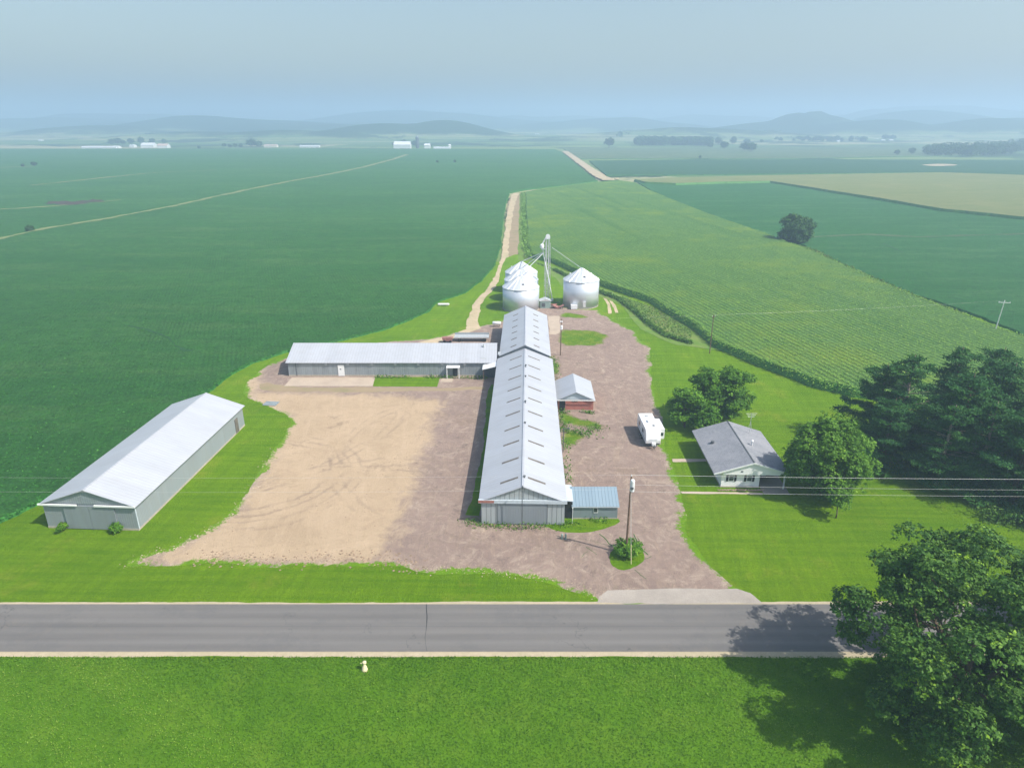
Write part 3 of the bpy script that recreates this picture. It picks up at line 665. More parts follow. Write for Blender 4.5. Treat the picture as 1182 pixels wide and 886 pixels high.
ribbon('drainage_line', px([(145, 378), (166, 382), (180, 386), (196, 393), (205, 402), (220, 408)]), .7, .66, M['ditchdark'], .4, 18)
ribbon('drainage_line', px([(1020, 283), (1042, 293)]), .7, .66, M['ditchdark'], .3, 19)
ribbon('waterway', px([(938, 275), (1000, 272), (1060, 275), (1120, 273), (1200, 271)]), [2, 4, 3, 3, 2], .66, M['pale'], .8, 21)
ribbon('field_margin', px([(896, 280), (915, 284), (940, 291), (960, 303), (1000, 321), (1052, 344), (1100, 362), (1147, 384), (1182, 394), (1260, 416)]), [5, 8, 8, 3, 3, 3, 3, 4, 4, 5], .05, M['weedstrip'], .8, 22)

def leafy(name, C, var, size, mat, label=None, cat=None, up=.5, outward=None, aspect=.6, parent=None, kind=None, group=None):
    N_ = unit(len(C))*.8; N_[:, 2] += up
    if outward is not None: N_ = N_+outward
    V, F = quads(C, N_, size, aspect); o = npmesh(name, V, F, mat, {'var': ('FACE', var)}, parent)
    if label: tag(o, label, cat, group)
    if kind: o['kind'] = kind
    return o
# rough weeds on the bank between lawn and corn
bank_px = [(604, 296), (650, 316), (690, 333), (720, 344), (752, 354), (778, 371), (800, 384), (796, 396), (768, 388), (750, 376), (732, 360), (714, 346), (689, 337), (640, 312), (606, 300)]
sheet('ditch_bank', px(bank_px), .07, M['weedstrip'], .5, .25, 55)
bank = np.array(px(bank_px)); lo, hi = bank.min(0), bank.max(0); Pb = lo+rng.random((30000, 2))*(hi-lo); Pb = Pb[inpoly(Pb, bank)]
def edgeline(pts, n, spread):
    pts = np.array(pts); seg = rng.integers(0, len(pts)-1, n); t = rng.random(n)[:, None]
    L = np.linalg.norm(pts[1:]-pts[:-1], axis=1); seg = rng.choice(len(pts)-1, n, p=L/L.sum())
    return pts[seg]*(1-t)+pts[seg+1]*t+rng.normal(size=(n, 2))*spread
dl = edgeline(px([(640, 312), (689, 337), (714, 346), (732, 360), (750, 376), (768, 388), (797, 397)]), 5000, .35)
C = np.concatenate([np.column_stack([Pb, rng.random(len(Pb))*.35+.05]), np.column_stack([dl, rng.random(len(dl))*.8+.1])])
vv = np.concatenate([np.clip(.5+.35*np.sin(Pb[:, 0]*.35)+rng.normal(size=len(Pb))*.2, 0, 1), rng.random(len(dl))*.25])  # leaves on the ditch line toned dark as the bank's edge shadow
leafy('bank_weeds', C, vv, .26, M['leaf_tall'], 'strip of rough weeds along the ditch between mown lawn and corn', 'weeds', kind='stuff')
# field margins weeds
fm = edgeline(px([(900, 281), (940, 291), (960, 303), (1000, 321), (1052, 344), (1100, 362), (1147, 384), (1182, 394), (1260, 416)]), 9000, .9)
C = np.column_stack([fm, rng.random(len(fm))*.9+.1]); leafy('margin_weeds', C, rng.random(len(C)), .35, M['leaf_tall'], 'weedy margin between the corn and the right soybean field', 'weeds', kind='stuff')
# taller unmown grass on the verge below the road
Pv = np.column_stack([rng.uniform(-62, 62, 190000), 53.9-19*rng.random(190000)**1.2]); wv_ = fnoise(Pv[:, 0]*1.3+Pv[:, 1]*2.1, 9)
leafy('verge_grass', np.column_stack([Pv, rng.random(len(Pv))*.18+.03]), np.clip(.45+.3*wv_+rng.normal(size=len(Pv))*.2, 0, 1), .085, M['leaf_verge'], 'unmown taller grass on the verge below the road', 'grass', up=.35, aspect=.35, kind='stuff')
wl = edgeline(px([(606, 224), (607.5, 250), (610, 285), (615, 298)]), 4200, .8); leafy('lane_weeds', np.column_stack([wl-np.array([1.2, 0]), rng.random(len(wl))*1.7]), rng.random(len(wl))*.8, .42, M['leaf_corn'], 'tall weeds between the farm lane and the corn field', 'weeds', kind='stuff')
# weeds at wall feet and in the yard
def weeds(label, pts, n, spread, h, size=.16, mat='leaf_weed', dark=1.0):
    p = edgeline(pts, n, spread); cl = fnoise(p[:, 0]+p[:, 1]*1.7, 5); p = p[cl > -.5]; C = np.column_stack([p, rng.random(len(p))**1.5*h+.02])
    return leafy('weeds', C, rng.random(len(C))*dark, size, M[mat], label, 'weeds', kind='stuff')
weeds('weeds growing along the east wall of the long barn', px([(639, 412), (642, 440), (646, 470), (650, 500), (652, 520), (654, 545), (657, 560)]), 1300, .5, .9)
weeds('weeds along the foot of the cross barn front wall', px([(432, 436), (508, 436), (562, 437)]), 700, .3, .6)
weeds('scattered weeds at the foot of the long barn doors', px([(536, 603), (556, 606), (600, 609), (640, 607), (700, 600)]), 900, .5, .5, .13)
weeds('weeds along the front wall of the brick building', px([(646, 476), (684, 477)]), 350, .25, .6)
weeds('weeds in the broken ground south of the brick building', px([(646, 492), (655, 500), (668, 505), (690, 492)]), 700, 1.0, .5)
weeds('green weeds left of the grain elevator base', px([(618, 352), (640, 350), (648, 356)]), 400, 1.2, .7)
weeds('shrubby weeds beside the right field pole', px([(1130, 383), (1165, 392)]), 500, 1.2, 1.5, .3, 'leaf_tall')
weeds('tall weeds under the right pines', px([(1135, 597), (1160, 601), (1182, 604), (1230, 610)]), 2200, .9, 1.6, .18, 'leaf_tall', .6)

def rubble(name, label, pts, n, spread, smin, smax, mat):
    p = edgeline(pts, n, spread); V = []; F = []
    base = np.array([(1, 0, 0), (.3, .95, 0), (-.8, .6, 0), (-.8, -.6, 0), (.3, -.95, 0), (.1, .1, .8)])
    sc_ = smin+(smax-smin)*rng.random(n)**3; a = rng.random(n)*6.283
    for i in range(n):
        b = base*sc_[i]*(.7+.6*rng.random((6, 3))); c, q = math.cos(a[i]), math.sin(a[i])
        V.append(np.column_stack([b[:, 0]*c-b[:, 1]*q+p[i, 0], b[:, 0]*q+b[:, 1]*c+p[i, 1], b[:, 2]*.7+.015]))
        F += [(6*i+k, 6*i+(k+1) % 5, 6*i+5) for k in range(5)]
    o = npmesh(name, np.concatenate(V), np.array(F), mat); tag(o, label, 'rubble', kind='stuff'); return o
rb1 = flat('clod_brown', (.26, .19, .13), .95, .1, var=.5, scale=2); rb2 = flat('stone_pale', (.44, .35, .26), .95, .1, var=.35, scale=2)
rubble('dirt_clods', 'brown clods and turned soil along the ragged front edge of the sandy yard', px([(230, 641), (262, 644), (345, 645), (400, 644), (450, 646), (490, 654)]), 800, .8, .03, .20, rb1)
rubble('loose_stones', 'pale loose stones along the left edge of the sandy yard', px([(150, 650), (210, 632), (242, 614), (268, 600), (289, 576), (306, 548), (327, 515)]), 1300, .8, .02, .12, rb2)
rubble('loose_stones', 'pale loose stones along the drive edge by the lawn', px([(700, 690), (668, 676), (620, 663), (560, 658), (490, 655)]), 500, .5, .02, .10, rb2)
rubble('loose_stones', 'scattered stones over the open yard', px([(300, 620), (420, 560), (430, 500), (540, 480), (560, 640)]), 600, 6, .02, .12, rb1)
rubble('loose_stones', 'scattered stones over the east drive', px([(700, 400), (710, 470), (720, 560), (760, 640)]), 400, 3.5, .02, .10, rb1)

# ------------------------------------------------------------------ buildings
def gable(t, W, L, e, r, oh=.35, ohy=.4, wall=None, roof=None, th=.09, foot=True, found=.25):
    hw = W/2
    if foot: MB().box(-.04, -.04, -.1, W+.04, L+.04, found).build('footing', M['foundation'], t)
    w_ = MB().prism([(0, 0), (W, 0), (W, e), (hw, r-.02), (0, e)], 0, L); w_.build('wall', wall, t)
    s = (r-e)/hw; ze = e-s*oh
    rf = MB().prism([(-oh, ze+.02), (hw, r+.02), (W+oh, ze+.02), (W+oh, ze+.02+th), (hw, r+.02+th), (-oh, ze+.02+th)], -ohy, L+ohy)
    ro = rf.build('roof', roof, t)
    return ro, s, ze

# --- long barn, south section
t = thing('pole_barn', 'long white-roofed central pole barn with ten rows of roof strips and grey sliding doors', 'barn', (-4.1, 78.24, 0), R(-1.3))
W, L, e, r = 11.03, 57.0, 3.55, 5.75
ro, s, ze = gable(t, W, L, e, r, .28, .35, M['wallgrey'], M['roof'])
def slope_strips(parent, xs, W, r, s, rows, f0, f1, wd=.42, z=.12, col='strip', name='skylight_strip'):
    hw = W/2
    for y in rows:
        for sgn in (-1, 1):
            xa, xb = hw+sgn*hw*f0, hw+sgn*hw*f1; za, zb = r-s*hw*f0+z, r-s*hw*f1+z
            yy = y+random.uniform(-.05, .05); m_ = MB()
            a, b = (xa, za), (xb, zb)
            m_.prism([(a[0], a[1]-.03), (b[0], b[1]-.03), (b[0], b[1]+.02), (a[0], a[1]+.02)], yy-wd/2, yy+wd/2)
            m_.build(name, M[col], parent)
slope_strips(ro, 0, W, r, s, [2.6, 8.3, 13.9, 19.2, 25.0, 30.8, 36.1, 41.9, 47.6, 53.2], .12, .55, .42)
MB().box(-.3, -.14, e-.24, W+.3, -.36, e+.26).build('eave_beam', M['trim'], t)
MB().box(-.32, -.37, e-.16, 1.75, -.40, e+.2).build('rusted_beam_end', M['red'], t)
for i in range(1): MB().prism([(.5, e+.28), (W-.5, e+.28), (W/2, r-.08)], -.10, -.02).build('gable_panel', M['ribbed'], t)
MB().box(.02, -.12, .1, 2.15, -.015, e-.16).build('ribbed_panel', M['ribbed'], t)
MB().box(W-2.3, -.12, .1, W-.02, -.015, e-.16).build('ribbed_panel', M['ribbed'], t)
MB().box(2.2, -.2, .12, 5.45, -.09, e-.18).build('sliding_door', M['door'], t)
MB().box(5.5, -.2, .12, W-2.35, -.09, e-.18).build('sliding_door', M['door'], t)
MB().box(2.1, -.26, e-.26, W-2.2, -.205, e-.17).build('door_rail', M['darkgrey'], t)
for y, k in ((2.2, .6), (19.6, .55), (28.0, .8), (40.5, .6), (46, .9)):
    m_ = MB(); m_.tube([(W/2+.2, y, r-.05), (W/2+.2, y, r+.45*k)], .09, 8); m_.lathe([(.05, r+.42*k), (.19, r+.45*k), (.15, r+.6*k), (.02, r+.7*k)], 10, (W/2+.2, y)); m_.build('roof_vent', M['darkgrey'], ro)
MB().box(W/2-.14, -.36, r+.1, W/2+.14, L, r+.155).build('ridge_cap', M['roof'], ro)
# --- long barn, north section
t = thing('pole_barn', 'taller rear section of the long barn, with short roof strips, ending at the bins', 'barn', (-2.42, 136.2, 0), R(-1.3))
W, L, e, r = 10.3, 32.0, 4.05, 6.35
ro, s, ze = gable(t, W, L, e, r, .3, .25, M['wallcross'], M['roof'])
slope_strips(ro, 0, W, r, s, [2.4, 7.6, 12.6, 17.1, 22.4, 27.4], .36, .6, .5, .13)
MB().box(W/2-.14, -.26, r+.1, W/2+.14, L+.25, r+.155).build('ridge_cap', M['roof'], ro)
MB().box(-.6, .5, e-.1, -.04, 2.2, e+.1).build('gutter_end', M['steel'], t)
# --- link between barn and small shed
t = thing('link_shed', 'dark-painted shaded gap under a pale lean-to roof between long barn and small blue shed', 'shed', (6.98, 79.3, 0), R(-1.3))
MB().box(0, .2, 0, 1.1, 3.6, 2.6).build('wall', M['dark'], t)  # solid dark box, its colour stands in for the shaded gap
MB().prism([(0, 3.1), (1.15, 3.0), (1.15, 3.1), (0, 3.2)], -.5, 3.8).build('roof', M['trim'], t)
# --- small blue shed
t = thing('storage_shed', 'small shed with blue-grey ribbed metal roof beside the barn front', 'shed', (8.17, 79.4, 0), 0)
MB().box(-.03, -.03, -.1, 6.05, 4.83, .16).build('footing', M['foundation'], t)
# ridge along x: build from profile in y-z
def ygable(parent, W, D, e, r, oh, wall, roof, ridge_at=.5, th=.09, mats=None):
    yr = D*ridge_at
    m_ = MB(); n = 5; prof = [(0, 0), (D, 0), (D, e), (yr, r-.02), (0, e)]
    m_.v = [(0, y, z) for y, z in prof]+[(W, y, z) for y, z in prof]; m_.f = [(4, 3, 2, 1, 0), (5, 6, 7, 8, 9)]+[(i, (i+1) % 5, (i+1) % 5+5, i+5) for i in range(5)]; m_.mi = [0]*7
    m_.build('wall', wall, parent)
    s1 = (r-e)/yr; s2 = (r-e)/(D-yr)
    pr = [(-oh, e-s1*oh+.02), (yr, r+.02), (D+oh, e-s2*oh+.02), (D+oh, e-s2*oh+.02+th), (yr, r+.02+th), (-oh, e-s1*oh+.02+th)]
    m_ = MB(); m_.v = [(-oh, y, z) for y, z in pr]+[(W+oh, y, z) for y, z in pr]; m_.f = [(5, 4, 1, 0), (4, 3, 2, 1), (6, 7, 10, 11), (7, 8, 9, 10)]+[(i, (i+1) % 6, (i+1) % 6+6, i+6) for i in range(6)]; m_.mi = [0]*10
    return m_.build('roof', roof, parent)
ygable(t, 6.0, 4.8, 2.0, 3.15, .18, M['bluewall'], M['blueroof'], .62)
wn = MB().box(2.75, -.06, .95, 3.35, -.01, 1.75).build('window', M['white'], t); MB().box(2.81, -.09, 1.1, 3.29, -.065, 1.69).build('pane', M['glass'], wn)
MB().box(-.18, -.21, 1.86, 6.18, -.185, 1.99).build('fascia', M['trim'], t)
# --- cross barn
t = thing('pole_barn', 'long low cross barn with plain white roof and weathered grey front behind the sandy yard', 'barn', (-46.85, 134.6, 0), 0)
ro = ygable(t, 43.3, 12.4, 3.1, 5.25, .35, M['wallcross'], M['roofx'])
MB().box(-.04, -.05, -.1, 43.34, 12.45, .28).build('footing', M['foundation'], t)
d = MB().box(10.4, -.1, .1, 11.7, -.02, 2.5).build('door', M['white'], t); MB().box(10.8, -.13, 1.5, 11.1, -.105, 1.7).build('handle', M['darkgrey'], d)
for x in (8.0, 12.6, 17.6, 22.5, 27.3, 32.2, 37.0, 41.2):
    MB().box(x-.25, -.28, 2.55, x+.25, -.02, 2.95).build('wall_vent', M['wallshed'], t)
MB().box(1.6, -.07, .1, 1.72, -.02, 2.9).build('trim_board', M['darkgrey'], t)
MB().box(34.5, -.3, .1, 35.4, -.02, 2.2).build('recess_door', M['dark'], t)
p = MB(); p.prism([(33.2, 2.35), (36.0, 2.35), (36.0, 2.45), (33.2, 2.45)], -1.6, -.02); ca = p.build('entry_canopy', M['whitemetal'], t)
for x in (33.35, 35.85): MB().box(x-.07, -1.55, 0, x+.07, -1.41, 2.34).build('post', M['white'], ca)
MB().tube([(40.8, 4.8, 4.9), (40.8, 4.8, 5.5)], .2, 10).build('roof_vent', M['steel'], ro)
MB().box(40.3, 1.0, 3.52, 41.6, 1.5, 3.66).build('roof_patch', M['steel'], ro)
# lean-to roof in the corner between cross barn and long barn
t = thing('lean_to', 'small sloping lean-to roof filling the corner between cross barn and long barn', 'shed', (-6.1, 131.9, 0), 0)
MB().prism([(0, 2.5), (3.0, 3.25), (3.0, 3.33), (0, 2.58)], -.4, 2.4).build('roof', M['whitemetal'], t)
MB().box(.2, 1.9, 0, 2.9, 2.3, 2.5).build('wall', M['darkgrey'], t)
for x in (.25,): MB().box(x-.06, -.2, 0, x+.06, -.08, 2.55).build('post', M['wood'], t)
# --- left machine shed
t = thing('machine_shed', 'wide pale metal machine shed with white roof, alone at the left beside the soybeans', 'shed', (-61.07, 77.25, 0), R(-3.05))
W, L, e, r = 12.25, 33.1, 3.72, 5.85
ro, s, ze = gable(t, W, L, e, r, .38, .3, M['wallshed'], M['roof'])
MB().box(-.45, -.34, e-.16, 4.75, -.16, e+.06).build('door_track_hood', M['white'], t)
MB().box(7.1, -.34, e-.16, W+.3, -.16, e+.06).build('door_track_hood', M['white'], t)
MB().prism([(.25, e+.1), (W-.25, e+.1), (W/2, r-.1)], -.05, -.01).build('gable_panel', M['wallgrey'], t)
MB().box(2.8, -.17, .14, 6.15, -.06, e-.18).build('sliding_door', M['door'], t)
MB().box(6.2, -.17, .14, 9.6, -.06, e-.18).build('sliding_door', M['door'], t)
MB().box(W+.02, 29.6, .1, W+.09, 30.7, 2.6).build('side_door', M['strip'], t)
MB().box(W+.03, -.02, .25, W+.09, .14, e-.15).build('corner_trim', M['trim'], t)
MB().box(W/2-.12, -.3, r+.1, W/2+.12, L+.3, r+.15).build('ridge_cap', M['roof'], ro)
# --- brick milk house
t = thing('brick_building', 'small red brick building with pale blue-white metal roof against the barn wall', 'outbuilding', (8.5, 116.18, 0), R(-1.3))
W, L, e, r = 6.5, 9.3, 2.3, 3.75
ro, s, ze = gable(t, W, L, e, r, .3, .35, M['brick'], M['roof'])
MB().prism([(.1, e+.02), (W-.1, e+.02), (W/2, r-.08)], -.07, -.01).build('gable_panel', M['trim'], t)
MB().box(-.3, -.42, ze, W+.3, -.36, ze+.2).build('fascia', M['white'], t)
d = MB().box(.25, -.09, .05, 1.25, -.02, 2.05).build('door', M['dark'], t); MB().box(1.3, -.07, .05, 1.42, -.02, 2.1).build('door_trim', M['oxide'], t)
wn = MB().box(2.5, -.07, 1.9, 3.6, -.02, 2.15).build('window', M['glass'], t)
# --- house
t = thing('house', 'white-sided single storey house with grey shingle roof and carport by the round maple', 'house', (30.55, 87.94, 0), R(-1.6))
W, L, e, r = 5.5, 13.6, 2.5, 4.2; x0, x1 = -1.35, 9.85; xc = (x0+x1)/2; sl_ = (r-2.42)/(xc-x0)
def rz(x): return r-abs(x-xc)*sl_
MB().box(-.05, -.05, -.1, W+.05, L+.05, .22).build('footing', M['foundation'], t)
MB().prism([(0, .1), (W, .1), (W, rz(W)-.03), (xc, r-.03), (0, rz(0)-.03)], 0, L).build('wall', M['siding'], t)
MB().prism([(W+.01, 0), (8.9, 0), (8.9, rz(8.9)-.03), (W+.01, rz(W)-.03)], 4.2, L).build('rear_wing_wall', M['siding'], t)
MB().box(W+.02, 3.3, .1, W+2.1, 3.45, 2.3).build('carport_screen', M['white'], t)
MB().box(W+.15, 3.24, 1.2, W+1.1, 3.29, 2.2).build('carport_window', M['glass'], t)
MB().prism([(x0+.15, rz(x0)-.12), (xc, r-.05), (x1-.15, rz(x1)-.12), (x1-.4, rz(x1)-.35+.12), (W+1.4, 2.28), (W, 2.3), (0, 2.3), (0, rz(0)-.3)], -.42, -.06).build('gable_board', M['siding'], t)
rf = MB().prism([(x0, rz(x0)-.02), (xc, r), (x1, rz(x1)-.02), (x1, rz(x1)+.14), (xc, r+.16), (x0, rz(x0)+.14)], -.6, L+.5).build('roof', M['shingle'], t)
MB().prism([(x0, rz(x0)-.06), (xc, r-.04), (x1, rz(x1)-.06), (x1, rz(x1)+.15), (xc, r+.17), (x0, rz(x0)+.15)], -.66, -.603).build('bargeboard', M['white'], rf)
MB().prism([(xc-.14, r+.13), (xc, r+.2), (xc+.14, r+.13)], -.58, L+.5).build('ridge_cap', M['darkgrey'], rf)
for wx in (1.35, 3.95):
    wn = MB().box(wx-.32, -.07, 1.1, wx+.42, -.02, 2.0).build('window', M['white'], t)
    MB().box(wx-.26, -.09, 1.16, wx+.36, -.075, 1.52).build('pane', M['glass'], wn); MB().box(wx-.26, -.09, 1.58, wx+.36, -.075, 1.94).build('pane', M['glass'], wn)
    for sx in (wx-.68, wx+.5): MB().box(sx-.02, -.08, 1.05, sx+.28, -.02, 2.05).build('shutter', M['rubber'], t)
MB().box(2.55, -.46, 2.75, 2.85, -.43, 2.95).build('gable_light', M['darkgrey'], t)
for x, y in ((8.95, -.3), (8.95, 4.1)): MB().box(x-.09, y-.09, 0, x+.09, y+.09, rz(x)-.05).build('carport_post', M['white'], t)
m_ = MB(); m_.tube([(.5, 8.2, rz(.5)), (.5, 8.2, rz(.5)+.5)], .28, 10); m_.build('roof_vent', M['darkgrey'], rf)
m_ = MB(); m_.tube([(5.9, 6.2, rz(5.9)), (5.9, 6.2, rz(5.9)+.8)], .13, 8); m_.lathe([(.22, rz(5.9)+.75), (.22, rz(5.9)+.95), (.02, rz(5.9)+1.1)], 8, (5.9, 6.2)); m_.build('flue_pipe', M['whitemetal'], rf)
MB().box(-.04, 4.2, .1, -.01, 5.2, 2.15).build('side_door', M['glass'], t); MB().box(-.04, 7.5, 1.0, -.01, 8.8, 2.0).build('side_window', M['glass'], t)
# antenna on the roof
t2 = thing('antenna_mast', 'thin television antenna mast standing behind the house roof ridge', 'antenna', (37.9, 99.0, 3.6))
MB().tube([(0, 0, -.1), (0, 0, 3.4)], .035, 6).build('mast', M['steel'], t2)
for k, (zz, l) in enumerate(((3.3, .9), (3.0, .7), (2.75, .55))): MB().tube([(-l, 0, zz), (l, .1, zz)], .02, 5).build('antenna_rod', M['steel'], t2)
for a in (-.45, .5): MB().tube([(a, 0, -.1), (0, 0, 2.0)], .02, 5).build('brace', M['steel'], t2)
sheet('carport_slab', [(36.2, 85.9), (39.9, 85.7), (40.2, 91.5), (36.4, 91.5)], .035, M['concretegrey'], .8, .03, 2)
MB().build
# stone edging bed in front of the house
bed = MB(); 
for k in range(34):
    x = 29.9+k*.2; y = 86.95+random.uniform(-.12, .1); rr = random.uniform(.09, .16); bed.lathe([(rr*.7, 0), (rr, .08), (rr*.7, .18), (.02, .22)], 6, (x, y))
b = bed.build('stone_edging', flat('pinkish_stone', (.42, .30, .24), var=.35, scale=5)); tag(b, 'row of pinkish stones edging the bed in front of the house wall', 'edging')

# ------------------------------------------------------------------ grain bins and elevator
def grain_bin(x, y, r_, e_, a_, label, dx=0, door=False):
    t = thing('grain_bin', label, 'grain bin', (x, y, 0), 0, 'round steel grain bins')
    prof = [(r_, 0.0)]; n = int(e_/.28)
    MB().lathe([(r_+.12, -.1), (r_+.12, .18)], 40).build('foundation', M['foundation'], t)
    MB().lathe([(r_, .18), (r_, e_)], 48).build('wall', M['galv'], t, smooth=True)
    rf = MB().lathe([(r_+.12, e_-.02), (r_+.12, e_+.05), (.55, a_-.15), (.5, a_+.1), (.05, a_+.22)], 36).build('roof', M['galvroof'], t)
    for k in range(18):
        an = 2*math.pi*k/18+.09; c, s_ = math.cos(an), math.sin(an)
        MB().tube([((r_+.1)*c, (r_+.1)*s_, e_+.09), (.6*c, .6*s_, a_-.1)], .045, 4).build('roof_rib', M['galvroof'], rf)
    def onroof(an, f):
        rr = r_*(1-f); return Vector((rr*math.cos(an), rr*math.sin(an), e_+(a_-e_)*f))
    q = onroof(R(-80), .38); MB().box(q.x-.28, q.y-.25, q.z-.02, q.x+.28, q.y+.28, q.z+.28).build('hatch', M['darkgrey'], rf)
    for an in (R(35), R(150), R(-20)):
        q = onroof(an, .3); MB().lathe([(.16, q.z), (.16, q.z+.35), (.3, q.z+.38), (.03, q.z+.6)], 8, (q.x, q.y)).build('roof_vent', M['whitemetal'], rf)
    lad = MB(); an = R(-10)
    for k in (-.2, .2): lad.tube([((r_+.12), k, .3), ((r_+.12), k, e_+.1)], .025, 4)
    for z in np.arange(.5, e_, .35): lad.tube([(r_+.12, -.2, z), (r_+.12, .2, z)], .018, 4)
    lad.build('ladder', M['steel'], t)
    if door:
        m_ = MB(); m_.prism([(-3.2, .18), (-1.4, .18), (-1.4, 1.25), (-3.2, 1.25)], -r_-.55, -r_+1.2); m_.build('fan_housing', M['whitemetal'], t)
        m_ = MB(); m_.box(.2, -r_-.06, .6, 1.0, -r_+.3, 2.2); m_.build('door', M['galvroof'], t)
    return t
grain_bin(2.5, 190.2, 5.15, 6.35, 9.5, 'nearest grain bin of the row of three, directly behind the barn end')
grain_bin(2.75, 201.3, 5.0, 6.0, 9.2, 'middle grain bin of the row of three, half hidden by the nearest one')
grain_bin(2.9, 212.3, 5.0, 6.0, 9.1, 'farthest grain bin of the row of three, just its roof edge showing')
grain_bin(19.95, 194.4, 5.1, 7.55, 10.7, 'separate grain bin right of the elevator leg, white fan box at its foot', door=True)
t = thing('grain_elevator', 'tall slim bucket elevator leg with spouts running down to the bins', 'grain elevator', (10.4, 199.2, 0))
HT = 19.3
MB().box(-.55, -.15, 0, -.25, .15, HT-1).build('leg_casing', M['steel'], t); MB().box(.15, -.15, 0, .45, .15, HT-1).build('leg_casing', M['steel'], t)
MB().prism([(-.7, HT-1), (.6, HT-1), (.6, HT-.2), (.3, HT+.25), (-.4, HT+.25), (-.7, HT-.2)], -.35, .35).build('head', M['whitemetal'], t)
MB().box(-.75, -.4, 0, .65, .4, 1.1).build('boot', M['greenbox'], t)
lat = MB()
for (x, y) in ((-.9, -.6), (.9, -.6), (.9, .6), (-.9, .6)): lat.tube([(x, y, 0), (x*.8, y*.8, HT-2.2)], .045, 5)
for k in range(9):
    z = 1+k*1.8; z2 = z+1.8; f = 1-.2*z/17; f2 = 1-.2*z2/17
    lat.tube([(-.9*f, -.6*f, z), (.9*f2, -.6*f2, z2)], .03, 4); lat.tube([(.9*f, .6*f, z), (-.9*f2, .6*f2, z2)], .03, 4); lat.tube([(-.9*f, -.6*f, z), (.9*f, -.6*f, z)], .03, 4); lat.tube([(.9*f, -.6*f, z), (.9*f2, .6*f2, z2)], .03, 4)
lat.build('support_tower', M['steel'], t)
MB().box(-1.9, -.5, 15.3, -.8, .5, 15.42).build('platform', M['steel'], t)
m_ = MB(); m_.tube([(-.4, 0, HT-.3), (-1.7, 0, HT-2.6)], .2, 8); m_.build('head_spout', M['whitemetal'], t)
m_ = MB(); m_.lathe([(.3, 15.6), (.62, 15.75), (.62, 16.5), (.3, 16.9)], 12, (-1.7, 0)); m_.build('distributor', M['whitemetal'], t)
MB().tube([(-1.7, 0, 16.6), (-1.2, 0, 13.9)], .13, 8).build('drop_pipe', M['steel'], t)
bx, by = 10.4, 199.2
for (tx, ty, tz, z0) in ((2.75, 201.3, 9.3, 14.2), (2.5, 190.4, 9.6, 14.0), (2.9, 212.3, 9.2, 14.4)):
    MB().tube([(-1.5, 0, z0), (tx-bx, ty-by, tz)], .12, 8).build('spout', M['steel'], t)
MB().tube([(1.2, 0, 15.8), (19.95-bx-.2, 194.4-by, 10.85)], .07, 8).build('spout', M['steel'], t)
MB().tube([(-1.4, -.1, 14.4), (.35, -.9, 7), (1.5, -1.6, .9)], .13, 8).build('down_spout', M['whitemetal'], t)
MB().box(1.2, -1.9, .3, 1.8, -1.3, 1.1).build('spout_boot', M['whitemetal'], t)
t = thing('grain_dryer', 'grey-green boxy grain pit housing at the foot of the elevator', 'machinery', (9.6, 191.5, 0), R(4))
MB().box(-1.6, -1.2, 0, 1.4, 1.3, 2.1).build('cabinet', M['greenbox'], t, bevel=.05)
MB().prism([(-1.8, 2.12), (1.6, 2.12), (0, 2.75)], -1.3, 1.4).build('cover', M['steel'], t)
MB().box(-1.2, -1.26, .5, -.2, -1.21, 1.6).build('louvre', M['darkgrey'], t); MB().tube([(1.5, 0, .8), (3.4, .3, .8)], .16, 8).build('auger_tube', M['oxide'], t)
t = thing('auger_hopper', 'low rusty hopper and frame right of the dryer cabinet', 'machinery', (13.2, 190.6, 0), R(-12))
MB().prism([(-1.6, .9), (-.4, .2), (.4, .2), (1.6, .9), (1.5, 1.0), (0, .4), (-1.5, 1.0)], -1, 1).build('hopper', M['oxide'], t)
for x in (-1.4, 1.4):
    for y in (-.9, .9): MB().box(x-.05, y-.05, 0, x+.05, y+.05, 1.0).build('leg', M['darkgrey'], t)
sheet('concrete_slab', px([(632, 365), (646, 365), (646, 384), (641, 386), (634, 386)]), .05, M['concrete'], .5, .2, 4)
t = thing('fuel_tank', 'white horizontal fuel tank at the left corner of the barn end', 'tank', (-4.0, 171.6, 0), 0)
MB().tube([(-1.1, 0, 1.0), (-1.0, 0, 1.0), (1.0, 0, 1.0), (1.1, 0, 1.0)], [.25, .45, .45, .25], 14).build('tank', M['whitemetal'], t, smooth=True)
for x in (-.7, .7): MB().box(x-.06, -.4, 0, x+.06, .4, .7).build('leg', M['darkgrey'], t)
# wagon behind the cross barn
t = thing('flatbed_wagon', 'grey flatbed wagon parked behind the cross barn, its top just showing', 'wagon', (-9.8, 159.5, 0), 0)
MB().box(-4.2, -1.2, .9, 4.2, 1.2, 1.25).build('bed', M['steel'], t, bevel=.03)
MB().box(-4.2, 1.1, 1.25, 4.2, 1.2, 1.7).build('headboard', M['wallshed'], t)
for x in (-3, 3):
    for y in (-1.0, 1.0): MB().tube([(x, y-.12, .45), (x, y+.12, .45)], .45, 14).build('wheel', M['rubber'], t)
t = thing('scrap_cart', 'small dark red cart beside the grey wagon behind the cross barn', 'cart', (-15.6, 158.2, 0), 0)
MB().prism([(-1.1, .5), (1.1, .5), (1.3, 1.3), (-1.3, 1.3)], -.6, .6).build('box', M['oxide'], t)
for x in (-.7, .7): MB().tube([(x, -.75, .35), (x, -.6, .35)], .35, 12).build('wheel', M['rubber'], t)
